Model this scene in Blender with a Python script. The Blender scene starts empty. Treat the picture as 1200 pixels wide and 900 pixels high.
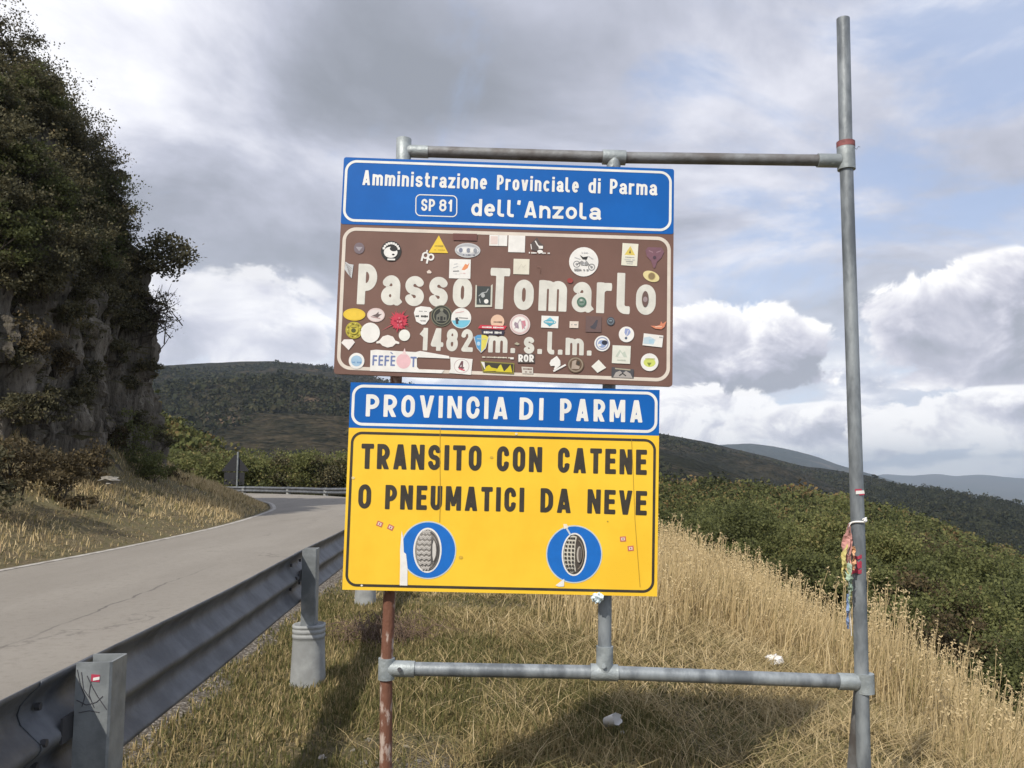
import bpy, math, random
import numpy as np
from mathutils import Vector, Matrix

random.seed(7)
rng = np.random.default_rng(11)
sc = bpy.context.scene
COL = sc.collection
EYE = 1.35

# ------------------------------------------------------------------ camera
cam_d = bpy.data.cameras.new('camera')
cam = bpy.data.objects.new('camera', cam_d)
COL.objects.link(cam)
cam.location = (0, 0, EYE)
PITCH = math.atan(0.1)
cam.rotation_euler = (math.pi / 2 + PITCH, 0, 0)
cam_d.sensor_width = 36.0
cam_d.lens = 30.0
cam_d.clip_start = 0.05
cam_d.clip_end = 60000
sc.camera = cam

# ------------------------------------------------------------------ view
sc.view_settings.view_transform = 'Standard'
sc.view_settings.look = 'None'
sc.view_settings.exposure = 0.36
sc.view_settings.gamma = 1.0
sc.view_settings.use_curve_mapping = False
sc.cycles.max_bounces = 6
sc.cycles.transparent_max_bounces = 8
sc.cycles.use_denoising = True

# ------------------------------------------------------------------ sun
SUN_EL = math.radians(44.5)
SUN_AZ = math.radians(210.7)            # clockwise from +Y
sd = Vector((math.sin(SUN_AZ) * math.cos(SUN_EL), math.cos(SUN_AZ) * math.cos(SUN_EL), math.sin(SUN_EL)))
sun_d = bpy.data.lights.new('sun', 'SUN')
sun = bpy.data.objects.new('sun', sun_d)
COL.objects.link(sun)
sun_d.energy = 3.3
sun_d.angle = math.radians(0.55)
sun_d.color = (1.0, 0.93, 0.82)
sun.rotation_euler = (-sd).to_track_quat('-Z', 'Y').to_euler()
sun.location = (-8, -14, 30)


# ------------------------------------------------------------------ node helper
class NT:
    def __init__(self, tree):
        self.t = tree
        self.n = tree.nodes
        self.l = tree.links

    def new(self, kind, **kw):
        nd = self.n.new(kind)
        for k, v in kw.items():
            setattr(nd, k, v)
        return nd

    def put(self, sock, v):
        if v is None:
            return
        if hasattr(v, 'is_output') or isinstance(v, bpy.types.NodeSocket):
            self.l.new(v, sock)
        else:
            sock.default_value = v

    def math(self, op, a, b=None, c=None, clamp=False):
        nd = self.new('ShaderNodeMath', operation=op, use_clamp=clamp)
        for i, v in enumerate((a, b, c)):
            self.put(nd.inputs[i], v)
        return nd.outputs[0]

    def vmath(self, op, a, b=None):
        nd = self.new('ShaderNodeVectorMath', operation=op)
        self.put(nd.inputs[0], a)
        if b is not None:
            self.put(nd.inputs[1], b)
        return nd.outputs[0]

    def comb(self, x, y, z=0.0):
        nd = self.new('ShaderNodeCombineXYZ')
        for i, v in enumerate((x, y, z)):
            self.put(nd.inputs[i], v)
        return nd.outputs[0]

    def noise(self, vec, scale, detail=6, rough=0.55, dist=0.0, lac=2.0):
        nd = self.new('ShaderNodeTexNoise')
        if vec is not None:
            self.l.new(vec, nd.inputs['Vector'])
        nd.inputs['Scale'].default_value = scale
        nd.inputs['Detail'].default_value = detail
        nd.inputs['Roughness'].default_value = rough
        nd.inputs['Distortion'].default_value = dist
        nd.inputs['Lacunarity'].default_value = lac
        return nd.outputs['Fac']

    def remap(self, v, a, b, c=0.0, d=1.0, smooth=True):
        nd = self.new('ShaderNodeMapRange')
        nd.interpolation_type = 'SMOOTHSTEP' if smooth else 'LINEAR'
        nd.clamp = True
        self.put(nd.inputs['Value'], v)
        for nm, x in zip(('From Min', 'From Max', 'To Min', 'To Max'), (a, b, c, d)):
            self.put(nd.inputs[nm], x)
        return nd.outputs['Result']

    def mix(self, f, a, b, kind='MIX'):
        nd = self.new('ShaderNodeMix', data_type='RGBA', blend_type=kind)
        self.put(nd.inputs[0], f)
        for s, v in ((nd.inputs[6], a), (nd.inputs[7], b)):
            if isinstance(v, (tuple, list)):
                v = tuple(v) if len(v) == 4 else tuple(v) + (1.0,)
            self.put(s, v)
        return nd.outputs[2]

    def ramp(self, f, stops, interp='LINEAR'):
        nd = self.new('ShaderNodeValToRGB')
        cr = nd.color_ramp
        cr.interpolation = interp
        while len(cr.elements) < len(stops):
            cr.elements.new(0.5)
        for e, (p, c) in zip(cr.elements, stops):
            e.position = p
            e.color = tuple(c) + (1.0,) if len(c) == 3 else c
        self.put(nd.inputs[0], f)
        return nd.outputs[0]


# ------------------------------------------------------------------ sky
SKY_STR = 0.1
world = bpy.data.worlds.new('World')
sc.world = world
world.use_nodes = True
T = NT(world.node_tree)
for nd in list(T.n):
    T.n.remove(nd)
wout = T.new('ShaderNodeOutputWorld')
bg = T.new('ShaderNodeBackground')
bg.inputs['Strength'].default_value = SKY_STR
T.l.new(bg.outputs[0], wout.inputs[0])
sky = T.new('ShaderNodeTexSky', sky_type='NISHITA')
sky.sun_disc = False
sky.sun_elevation = SUN_EL
sky.sun_rotation = SUN_AZ
sky.altitude = 1400
sky.air_density = 1.0
sky.dust_density = 1.6
sky.ozone_density = 1.0
tc = T.new('ShaderNodeTexCoord')
sep = T.new('ShaderNodeSeparateXYZ')
T.l.new(tc.outputs['Generated'], sep.inputs[0])
X, Y, Z = sep.outputs
U = T.math('ARCTAN2', X, Y)
V = T.math('ARCSINE', Z)


def blob(u, v, ru, rv, soft=1.0):
    """soft elliptical mask round a compass direction"""
    a = T.math('DIVIDE', T.math('SUBTRACT', U, u), ru)
    b = T.math('DIVIDE', T.math('SUBTRACT', V, v), rv)
    d = T.math('ADD', T.math('MULTIPLY', a, a), T.math('MULTIPLY', b, b))
    return T.remap(d, 1.0 + soft, 0.0)


def cl(c, k=1.0):
    return tuple(x * k / SKY_STR for x in c)


# high broken layer on a flat deck
den = T.math('ADD', T.math('MAXIMUM', Z, 0.0), 0.22)
Q = T.comb(T.math('DIVIDE', X, den), T.math('DIVIDE', Y, den), 0.0)
n1 = T.noise(Q, 1.45, 9, 0.57, 0.4)
n1b = T.noise(T.vmath('ADD', Q, (0.05, 0.10, 0.0)), 1.45, 6, 0.57, 0.4)
n2 = T.noise(T.vmath('ADD', Q, (7.3, 2.1, 4.0)), 1.5, 9, 0.6, 0.5)
lift = T.math('SUBTRACT', n1, n1b)
dark = T.math('ADD', T.math('MULTIPLY', T.math('SUBTRACT', n1, 0.5), 1.5), T.math('MULTIPLY', lift, 0.65))
for (u, v, ru, rv, k) in ((-0.20, 0.46, 0.20, 0.085, 0.36), (0.02, 0.40, 0.16, 0.09, 0.22), (-0.30, 0.28, 0.15, 0.12, 0.15),
                          (-0.45, 0.47, 0.17, 0.14, -0.40), (-0.27, 0.17, 0.11, 0.05, -0.30), (-0.25, 0.33, 0.10, 0.05, -0.12),
                          (0.30, 0.50, 0.2, 0.06, 0.05), (0.12, 0.38, 0.10, 0.05, -0.05), (0.45, 0.30, 0.3, 0.16, -0.05),
                          (-0.25, 0.225, 0.14, 0.04, 0.12)):
    dark = T.math('ADD', dark, T.math('MULTIPLY', blob(u, v, ru, rv), k))
deck = T.ramp(T.math('ADD', dark, 0.47, clamp=True),
              [(0.0, cl((0.82, 0.825, 0.86))), (0.22, cl((0.67, 0.68, 0.75))), (0.48, cl((0.455, 0.475, 0.56))),
               (0.72, cl((0.335, 0.355, 0.42))), (1.0, cl((0.265, 0.285, 0.33)))])
# gaps where the blue shows through, mostly to the right
open_ = T.math('ADD', T.remap(U, -0.05, 0.42, -0.16, 0.0), T.math('MULTIPLY', T.math('SUBTRACT', n2, 0.5), 1.7))
open_ = T.math('ADD', open_, T.math('MULTIPLY', blob(0.20, 0.44, 0.06, 0.035), 0.08))
open_ = T.math('ADD', open_, T.math('MULTIPLY', blob(0.34, 0.27, 0.16, 0.10), 0.10))
gap = T.remap(open_, -0.06, 0.20, 0.0, 0.85)
blue = T.mix(0.60, sky.outputs[0], cl((0.44, 0.53, 0.74)))
col = T.mix(gap, deck, blue)
# pale air towards the horizon
hz = T.remap(V, 0.0, 0.30, 0.8, 0.0)
col = T.mix(hz, col, cl((0.60, 0.66, 0.76)))


def heap(col, scale, thr, mask, lo, hi, seed, squash=1.5, amt=1.0, soft=0.10, gain=2.6):
    """heaped clouds: lit tops and grey bases"""
    W = T.comb(T.math('MULTIPLY', U, 1.0), T.math('MULTIPLY', V, squash), seed)
    a = T.noise(W, scale, 9, 0.56, 0.15)
    up = T.noise(T.vmath('ADD', W, (-0.010, 0.034, 0.0)), scale, 4, 0.5, 0.15)
    d = T.math('ADD', a, mask)
    cov = T.remap(d, thr, thr + soft, 0.0, amt)
    fine = T.noise(W, scale * 3.1, 6, 0.6)
    lit = T.math('ADD', T.math('MULTIPLY', T.math('SUBTRACT', a, up), gain), T.math('MULTIPLY', T.math('SUBTRACT', fine, 0.5), 0.55))
    lit = T.math('ADD', lit, 0.5, clamp=True)
    return cov, lit


def mass(u, v, ru, rv, k):
    return T.math('MULTIPLY', blob(u, v, ru, rv), k)


def total(*ms):
    r = ms[0]
    for m in ms[1:]:
        r = T.math('ADD', r, m)
    return r


# heaps to the right of the sign with flat grey bases
def big_heap(col, u, v, ru, rv, seed, base, amt=0.95, bright=0.0, ns=7.5):
    W = T.comb(U, T.math('MULTIPLY', V, 1.25), seed)
    a = T.noise(W, ns, 10, 0.60, 0.35)
    a2 = T.noise(T.vmath('ADD', W, (-0.012, 0.022, 0.0)), ns, 5, 0.55, 0.35)
    bl = blob(u, v, ru, rv, 1.3)
    d = T.math('ADD', T.math('MULTIPLY', bl, 0.62), T.math('MULTIPLY', T.math('SUBTRACT', a, 0.5), 2.1))
    d = T.math('SUBTRACT', d, T.remap(V, base + 0.016, base - 0.018, 0.0, 0.6))
    cov = T.math('MULTIPLY', T.remap(d, 0.10, 0.27, 0.0, amt), T.remap(bl, 0.06, 0.22))
    h = T.remap(V, base, base + rv * 1.7, 0.0, 1.0, smooth=False)
    edge = T.remap(d, 0.62, 0.16, 0.0, 0.34)
    lit = total(T.math('MULTIPLY', h, 0.50), edge, T.math('MULTIPLY', T.math('SUBTRACT', a, a2), 2.6), 0.05 + bright)
    c = T.ramp(lit, [(0.05, cl((0.33, 0.35, 0.41))), (0.32, cl((0.44, 0.45, 0.53))), (0.55, cl((0.60, 0.60, 0.67))), (0.9, cl((0.93, 0.92, 0.92)))])
    return T.mix(cov, col, c)


# small heaps low over the hills
band = T.math('ADD', T.remap(V, 0.13, 0.02, 0.02, 0.14), T.remap(V, 0.0, 0.03, -0.04, 0.0))
cov, lit = heap(col, 9.5, 0.47, band, 0, 0, 3.7, 2.0, 0.92, 0.14, 2.2)
c = T.ramp(lit, [(0.1, cl((0.45, 0.48, 0.57))), (0.42, cl((0.66, 0.68, 0.75))), (0.8, cl((1.08, 1.07, 1.05)))])
col = T.mix(T.math('MULTIPLY', cov, T.remap(V, 0.14, 0.09)), col, c)
col = big_heap(col, 0.255, 0.132, 0.105, 0.056, 1.3, 0.083, 0.95, 0.0, 10.0)
col = big_heap(col, 0.565, 0.140, 0.155, 0.064, 8.1, 0.080, 0.95, 0.0, 10.0)
col = big_heap(col, -0.33, 0.165, 0.10, 0.055, 5.2, 0.09, 0.6, 0.06)
col = big_heap(col, 0.21, 0.060, 0.085, 0.030, 2.6, -0.02, 0.9, 0.20, 15.0)
col = big_heap(col, 0.36, 0.040, 0.10, 0.026, 6.4, -0.02, 0.85, 0.14, 17.0)
col = big_heap(col, 0.52, 0.048, 0.12, 0.028, 4.4, -0.02, 0.9, 0.18, 16.0)
# below the horizon
col = T.mix(T.remap(Z, -0.01, -0.08), col, cl((0.20, 0.21, 0.20)))
T.l.new(col, bg.inputs['Color'])


# ================================================================== helpers
def at(px, py, D):
    """the place at distance D ahead (metres along +Y) seen from the tripod along one bearing"""
    x = (px - 600.0) / 1000.0
    y = (450.0 - py) / 1000.0
    dy = math.cos(PITCH) - y * math.sin(PITCH)
    dz = math.sin(PITCH) + y * math.cos(PITCH)
    s = D / dy
    return Vector((x * s, D, EYE + dz * s))


def h2(ix, iy, seed):
    n = (ix.astype(np.int64) * 374761393 + iy.astype(np.int64) * 668265263 + seed * 974634777) & 0xFFFFFFFF
    n = ((n ^ (n >> 13)) * 1274126177) & 0xFFFFFFFF
    n = n ^ (n >> 16)
    return (n & 0xFFFF) / 65535.0


def vnoise(x, y, seed=0):
    x = np.asarray(x, float)
    y = np.asarray(y, float)
    ix = np.floor(x)
    iy = np.floor(y)
    fx = x - ix
    fy = y - iy
    fx = fx * fx * (3 - 2 * fx)
    fy = fy * fy * (3 - 2 * fy)
    a = h2(ix, iy, seed)
    b = h2(ix + 1, iy, seed)
    c = h2(ix, iy + 1, seed)
    d = h2(ix + 1, iy + 1, seed)
    return (a * (1 - fx) + b * fx) * (1 - fy) + (c * (1 - fx) + d * fx) * fy


def fbm(x, y, octs=4, seed=0, gain=0.5):
    r = 0.0
    amp = 1.0
    tot = 0.0
    x = np.asarray(x, float)
    y = np.asarray(y, float)
    for o in range(octs):
        r = r + amp * (vnoise(x, y, seed + o * 17) - 0.5)
        tot += amp
        amp *= gain
        x = x * 2.03 + 11.7
        y = y * 2.03 + 5.3
    return r / tot


def sstep(v, a, b):
    t = np.clip((np.asarray(v, float) - a) / (b - a), 0, 1)
    return t * t * (3 - 2 * t)


MATS = {}


def mat(name, color, rough=0.6, metal=0.0, var=0.0, scale=8.0, color2=None, bump=0.0, bscale=40.0, spec=0.5,
        detail=5, coord='Object', lo=0.35, hi=0.65, stretch=None):
    """a plain painted or natural surface with its own mottling"""
    m = bpy.data.materials.new(name)
    m.use_nodes = True
    N = NT(m.node_tree)
    p = N.n['Principled BSDF']
    p.inputs['Roughness'].default_value = rough
    p.inputs['Metallic'].default_value = metal
    p.inputs['Specular IOR Level'].default_value = spec
    c1 = tuple(color) + (1.0,)
    p.inputs['Base Color'].default_value = c1
    m.diffuse_color = c1
    vec = None
    if color2 is not None or var > 0 or bump > 0:
        tcn = N.new('ShaderNodeTexCoord')
        vec = tcn.outputs[coord]
        if stretch:
            vec = N.vmath('MULTIPLY', vec, stretch)
    if color2 is None and var > 0:
        color2 = tuple(max(0.0, c * (1 - var)) for c in color)
    if color2 is not None:
        f = N.remap(N.noise(vec, scale, detail, 0.6), lo, hi)
        N.l.new(N.mix(f, c1, tuple(color2)), p.inputs['Base Color'])
    if bump > 0:
        b = N.new('ShaderNodeBump')
        b.inputs['Strength'].default_value = bump
        b.inputs['Distance'].default_value = 0.02
        N.l.new(N.noise(vec, bscale, 6, 0.6), b.inputs['Height'])
        N.l.new(b.outputs[0], p.inputs['Normal'])
    MATS[name] = m
    return m


def tint_mat(name, stops, rough=0.7, trans=0.0, spec=0.3):
    """plant matter: every blade or leaf carries its own tint"""
    m = bpy.data.materials.new(name)
    m.use_nodes = True
    N = NT(m.node_tree)
    p = N.n['Principled BSDF']
    a = N.new('ShaderNodeAttribute', attribute_name='tint')
    c = N.ramp(a.outputs['Fac'], stops)
    N.l.new(c, p.inputs['Base Color'])
    p.inputs['Roughness'].default_value = rough
    p.inputs['Specular IOR Level'].default_value = spec
    if trans > 0:
        tr = N.new('ShaderNodeBsdfTranslucent')
        N.l.new(c, tr.inputs['Color'])
        mx = N.new('ShaderNodeMixShader')
        mx.inputs[0].default_value = trans
        out = N.n['Material Output']
        N.l.new(p.outputs[0], mx.inputs[1])
        N.l.new(tr.outputs[0], mx.inputs[2])
        N.l.new(mx.outputs[0], out.inputs['Surface'])
    MATS[name] = m
    return m


def link(name, me, parent=None):
    o = bpy.data.objects.new(name, me)
    COL.objects.link(o)
    if parent is not None:
        o.parent = parent
    return o


def tag(o, label=None, cat=None, group=None, kind=None):
    if label:
        o['label'] = label
    if cat:
        o['category'] = cat
    if group:
        o['group'] = group
    if kind:
        o['kind'] = kind
    return o


def empty(name, loc, label, cat, group=None):
    o = bpy.data.objects.new(name, None)
    COL.objects.link(o)
    o.location = loc
    o.empty_display_size = 0.2
    return tag(o, label, cat, group)


class MB:
    """collects shapes in world space and links them as one mesh"""

    def __init__(self):
        self.v = []
        self.f = []
        self.mi = []
        self.sm = []

    def add(self, verts, faces, mi=0, smooth=False):
        b = len(self.v)
        self.v.extend([tuple(p) for p in verts])
        for f in faces:
            self.f.append(tuple(b + i for i in f))
            self.mi.append(mi)
            self.sm.append(smooth)

    def tube(self, pts, radii, n=8, mi=0, cap=True, smooth=True, arc=None):
        pts = [Vector(p) for p in pts]
        if not isinstance(radii, (list, tuple)):
            radii = [radii] * len(pts)
        vs = []
        ref = None
        for i, p in enumerate(pts):
            if i == 0:
                d = pts[1] - pts[0]
            elif i == len(pts) - 1:
                d = pts[-1] - pts[-2]
            else:
                d = pts[i + 1] - pts[i - 1]
            d.normalize()
            if ref is None:
                ref = Vector((1, 0, 0)) if abs(d.x) < 0.8 else Vector((0, 0, 1))
            s = ref - d * ref.dot(d)
            if s.length < 1e-5:
                s = Vector((0, 1, 0)) - d * d.y
            s.normalize()
            ref = s
            t = d.cross(s)
            for k in range(n):
                a = 2 * math.pi * k / n
                vs.append(p + s * (math.cos(a) * radii[i]) + t * (math.sin(a) * radii[i]))
        fs = []
        for i in range(len(pts) - 1):
            for k in range(n):
                k2 = (k + 1) % n
                fs.append((i * n + k, i * n + k2, (i + 1) * n + k2, (i + 1) * n + k))
        self.add(vs, fs, mi, smooth)
        if cap:
            b = len(pts) - 1
            self.add([vs[k] for k in range(n)], [tuple(reversed(range(n)))], mi, False)
            self.add([vs[b * n + k] for k in range(n)], [tuple(range(n))], mi, False)

    def prism(self, loop, depth, mi=0):
        """loop: world points; depth: extrusion vector"""
        n = len(loop)
        loop = [Vector(p) for p in loop]
        top = [p + Vector(depth) for p in loop]
        fs = [tuple(range(n)), tuple(reversed(range(n, 2 * n)))]
        for i in range(n):
            j = (i + 1) % n
            fs.append((j, i, n + i, n + j))
        self.add(loop + top, fs, mi)

    def box(self, lo, hi, mi=0):
        (x0, y0, z0), (x1, y1, z1) = lo, hi
        v = [(x0, y0, z0), (x1, y0, z0), (x1, y1, z0), (x0, y1, z0), (x0, y0, z1), (x1, y0, z1), (x1, y1, z1), (x0, y1, z1)]
        self.add(v, [(0, 3, 2, 1), (4, 5, 6, 7), (0, 1, 5, 4), (1, 2, 6, 5), (2, 3, 7, 6), (3, 0, 4, 7)], mi)

    def build(self, name, mats, parent=None, origin=None, bevel=0.0):
        me = bpy.data.meshes.new(name)
        off = Vector(origin) if origin is not None else Vector((0, 0, 0))
        if parent is not None and origin is None:
            off = world_of(parent)
        me.from_pydata([Vector(p) - off for p in self.v], [], self.f)
        if not isinstance(mats, (list, tuple)):
            mats = [mats]
        for m in mats:
            me.materials.append(m)
        me.polygons.foreach_set('material_index', self.mi)
        me.polygons.foreach_set('use_smooth', self.sm)
        me.update()
        o = link(name, me, parent)
        if parent is None:
            o.location = off
        if bevel > 0:
            md = o.modifiers.new('bevel', 'BEVEL')
            md.width = bevel
            md.segments = 2
            md.limit_method = 'ANGLE'
        return o


def world_of(o):
    v = Vector((0, 0, 0))
    while o is not None:
        v += Vector(o.location)
        o = o.parent
    return v


def bulk(name, verts, faces, m, parent=None, tint=None, origin=(0, 0, 0), smooth=False, mats=None, mi=None):
    """one mesh from numpy arrays; faces is (n,4) or (n,3)"""
    verts = np.asarray(verts, np.float32) - np.asarray(origin, np.float32)
    faces = np.asarray(faces, np.int32)
    me = bpy.data.meshes.new(name)
    k = faces.shape[1]
    me.vertices.add(len(verts))
    me.vertices.foreach_set('co', verts.ravel())
    me.loops.add(faces.size)
    me.loops.foreach_set('vertex_index', faces.ravel())
    me.polygons.add(len(faces))
    me.polygons.foreach_set('loop_start', np.arange(0, faces.size, k, dtype=np.int32))
    me.polygons.foreach_set('loop_total', np.full(len(faces), k, np.int32))
    for x in (mats or [m]):
        me.materials.append(x)
    if mi is not None:
        me.polygons.foreach_set('material_index', np.asarray(mi, np.int32))
    me.polygons.foreach_set('use_smooth', np.full(len(faces), smooth, bool))
    if tint is not None:
        at_ = me.attributes.new('tint', 'FLOAT', 'POINT')
        at_.data.foreach_set('value', np.asarray(tint, np.float32))
    me.update(calc_edges=True)
    me.validate()
    o = link(name, me, parent)
    if parent is None:
        o.location = origin
    return o


def grid_faces(nu, nv):
    i = np.arange(nu - 1)[:, None]
    j = np.arange(nv - 1)[None, :]
    a = i * nv + j
    return np.stack([a, a + nv, a + nv + 1, a + 1], -1).reshape(-1, 4)


def leaf_quads(c, size, aspect=1.7, flat=0.0, r=None):
    """c (n,3) centres, size (n,) -> verts (4n,3), faces (n,4): pointed leaves turned every way"""
    r = r or rng
    n = len(c)
    d = r.normal(size=(n, 3))
    d /= np.linalg.norm(d, axis=1)[:, None]
    q = r.normal(size=(n, 3))
    q[:, 2] += flat
    s = np.cross(d, q)
    s /= np.linalg.norm(s, axis=1)[:, None] + 1e-9
    size = np.asarray(size)[:, None]
    L = d * size * 0.5
    W = s * size * 0.5 / aspect
    v = np.stack([c - L, c - L * 0.1 + W, c + L, c - L * 0.1 - W], 1).reshape(-1, 3)
    f = np.arange(4 * n, dtype=np.int32).reshape(n, 4)
    return v, f


# ================================================================== materials
M_board_blue = mat('sign_blue', (0.003, 0.122, 0.47), 0.5, var=0.14, scale=3.0, spec=0.25)
M_board_brown = mat('sign_brown', (0.182, 0.099, 0.077), 0.5, var=0.14, scale=4.0, spec=0.4)
M_board_yellow = mat('sign_yellow', (0.90, 0.585, 0.040), 0.5, color2=(0.86, 0.525, 0.030), scale=3.2, spec=0.4)
M_white_film = mat('white_reflective_film', (0.80, 0.80, 0.77), 0.45, var=0.10, scale=9.0)
M_letter_brown = mat('cream_reflective_film', (0.70, 0.69, 0.63), 0.5, var=0.14, scale=14.0)
M_border_brown = mat('aged_border_film', (0.70, 0.63, 0.55), 0.5, var=0.12, scale=10.0)
M_black_film = mat('black_film', (0.045, 0.038, 0.028), 0.5, var=0.3, scale=20.0)
M_alu_back = mat('aluminium_back', (0.40, 0.41, 0.43), 0.5, 0.6, var=0.15, scale=6.0)
M_galv = mat('galvanised_pipe', (0.30, 0.33, 0.35), 0.5, 0.3, color2=(0.135, 0.152, 0.168), scale=11.0, bump=0.12, bscale=60, stretch=(1, 1, 0.35))
M_galv_dark = mat('weathered_pipe', (0.25, 0.26, 0.27), 0.6, 0.3, color2=(0.13, 0.12, 0.115), scale=6.0, bump=0.15, bscale=50)
M_fitting = mat('cast_pipe_fitting', (0.38, 0.42, 0.43), 0.5, 0.3, color2=(0.25, 0.28, 0.29), scale=14.0, bump=0.2, bscale=70)
M_rust = mat('rusting_paint', (0.46, 0.37, 0.32), 0.8, 0.0, color2=(0.165, 0.070, 0.042), scale=26.0, bump=0.35, bscale=60, lo=0.38, hi=0.50, stretch=(1, 1, 0.40), detail=8)
M_rail = mat('galvanised_rail', (0.145, 0.156, 0.172), 0.55, 0.3, color2=(0.085, 0.092, 0.104), scale=5.5, bump=0.10, bscale=30)
M_rail_pale = mat('weathered_zinc_post', (0.27, 0.292, 0.30), 0.55, 0.25, color2=(0.175, 0.192, 0.20), scale=9.0, bump=0.1, bscale=50)
M_sleeve = mat('pale_post_sleeve', (0.335, 0.35, 0.35), 0.65, color2=(0.24, 0.25, 0.25), scale=6.0, bump=0.08, bscale=40)
M_rust_edge = mat('rust_brown', (0.16, 0.075, 0.045), 0.8, var=0.4, scale=20)
M_bolt = mat('dark_bolt', (0.08, 0.08, 0.085), 0.6, 0.5)
M_scratch = mat('dark_scrawl', (0.06, 0.06, 0.07), 0.7)


def road_mat():
    m = bpy.data.materials.new('old_asphalt')
    m.use_nodes = True
    N = NT(m.node_tree)
    p = N.n['Principled BSDF']
    tcn = N.new('ShaderNodeTexCoord')
    o = tcn.outputs['Object']
    big = N.remap(N.noise(N.vmath('MULTIPLY', o, (1.0, 0.25, 1)), 0.9, 5, 0.6), 0.3, 0.7)
    grit = N.noise(o, 130.0, 4, 0.75)
    mid = N.noise(o, 14.0, 5, 0.7)
    c = N.mix(big, (0.232, 0.212, 0.183), (0.275, 0.253, 0.220))
    c = N.mix(N.remap(mid, 0.46, 0.85), c, (0.19, 0.17, 0.145))
    c = N.mix(N.remap(grit, 0.55, 0.80), c, (0.42, 0.385, 0.34))
    c = N.mix(N.remap(grit, 0.42, 0.22), c, (0.12, 0.105, 0.095))
    # fine seam and cracks along the lane
    w = N.new('ShaderNodeTexVoronoi', feature='DISTANCE_TO_EDGE')
    w.inputs['Scale'].default_value = 0.32
    dis = N.vmath('ADD', N.vmath('MULTIPLY', o, (1.0, 0.35, 1)), N.comb(N.noise(o, 1.4, 5, 0.7), N.noise(o, 1.1, 4, 0.7), 0))
    N.l.new(dis, w.inputs['Vector'])
    crack = N.math('MULTIPLY', N.remap(w.outputs['Distance'], 0.010, 0.002), N.remap(N.noise(o, 0.5, 2), 0.48, 0.6))
    c = N.mix(N.math('MULTIPLY', crack, 0.35), c, (0.075, 0.065, 0.06))
    sp = N.new('ShaderNodeSeparateXYZ')
    N.l.new(o, sp.inputs[0])
    seam_x = N.math('ADD', N.math('MULTIPLY', sp.outputs[1], -0.057), N.math('ADD', -3.55, N.math('MULTIPLY', N.noise(o, 0.9, 4, 0.7), 0.22)))
    dx = N.math('ABSOLUTE', N.math('SUBTRACT', sp.outputs[0], seam_x))
    seam = N.math('MULTIPLY', N.remap(dx, 0.022, 0.006), N.remap(sp.outputs[1], 13.0, 9.0))
    c = N.mix(N.math('MULTIPLY', seam, N.remap(N.noise(o, 3.0, 4), 0.35, 0.55, 0.25, 0.8)), c, (0.10, 0.09, 0.082))
    N.l.new(c, p.inputs['Base Color'])
    p.inputs['Roughness'].default_value = 0.85
    p.inputs['Specular IOR Level'].default_value = 0.3
    b = N.new('ShaderNodeBump')
    b.inputs['Strength'].default_value = 0.5
    b.inputs['Distance'].default_value = 0.006
    N.l.new(grit, b.inputs['Height'])
    N.l.new(b.outputs[0], p.inputs['Normal'])
    return m


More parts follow.
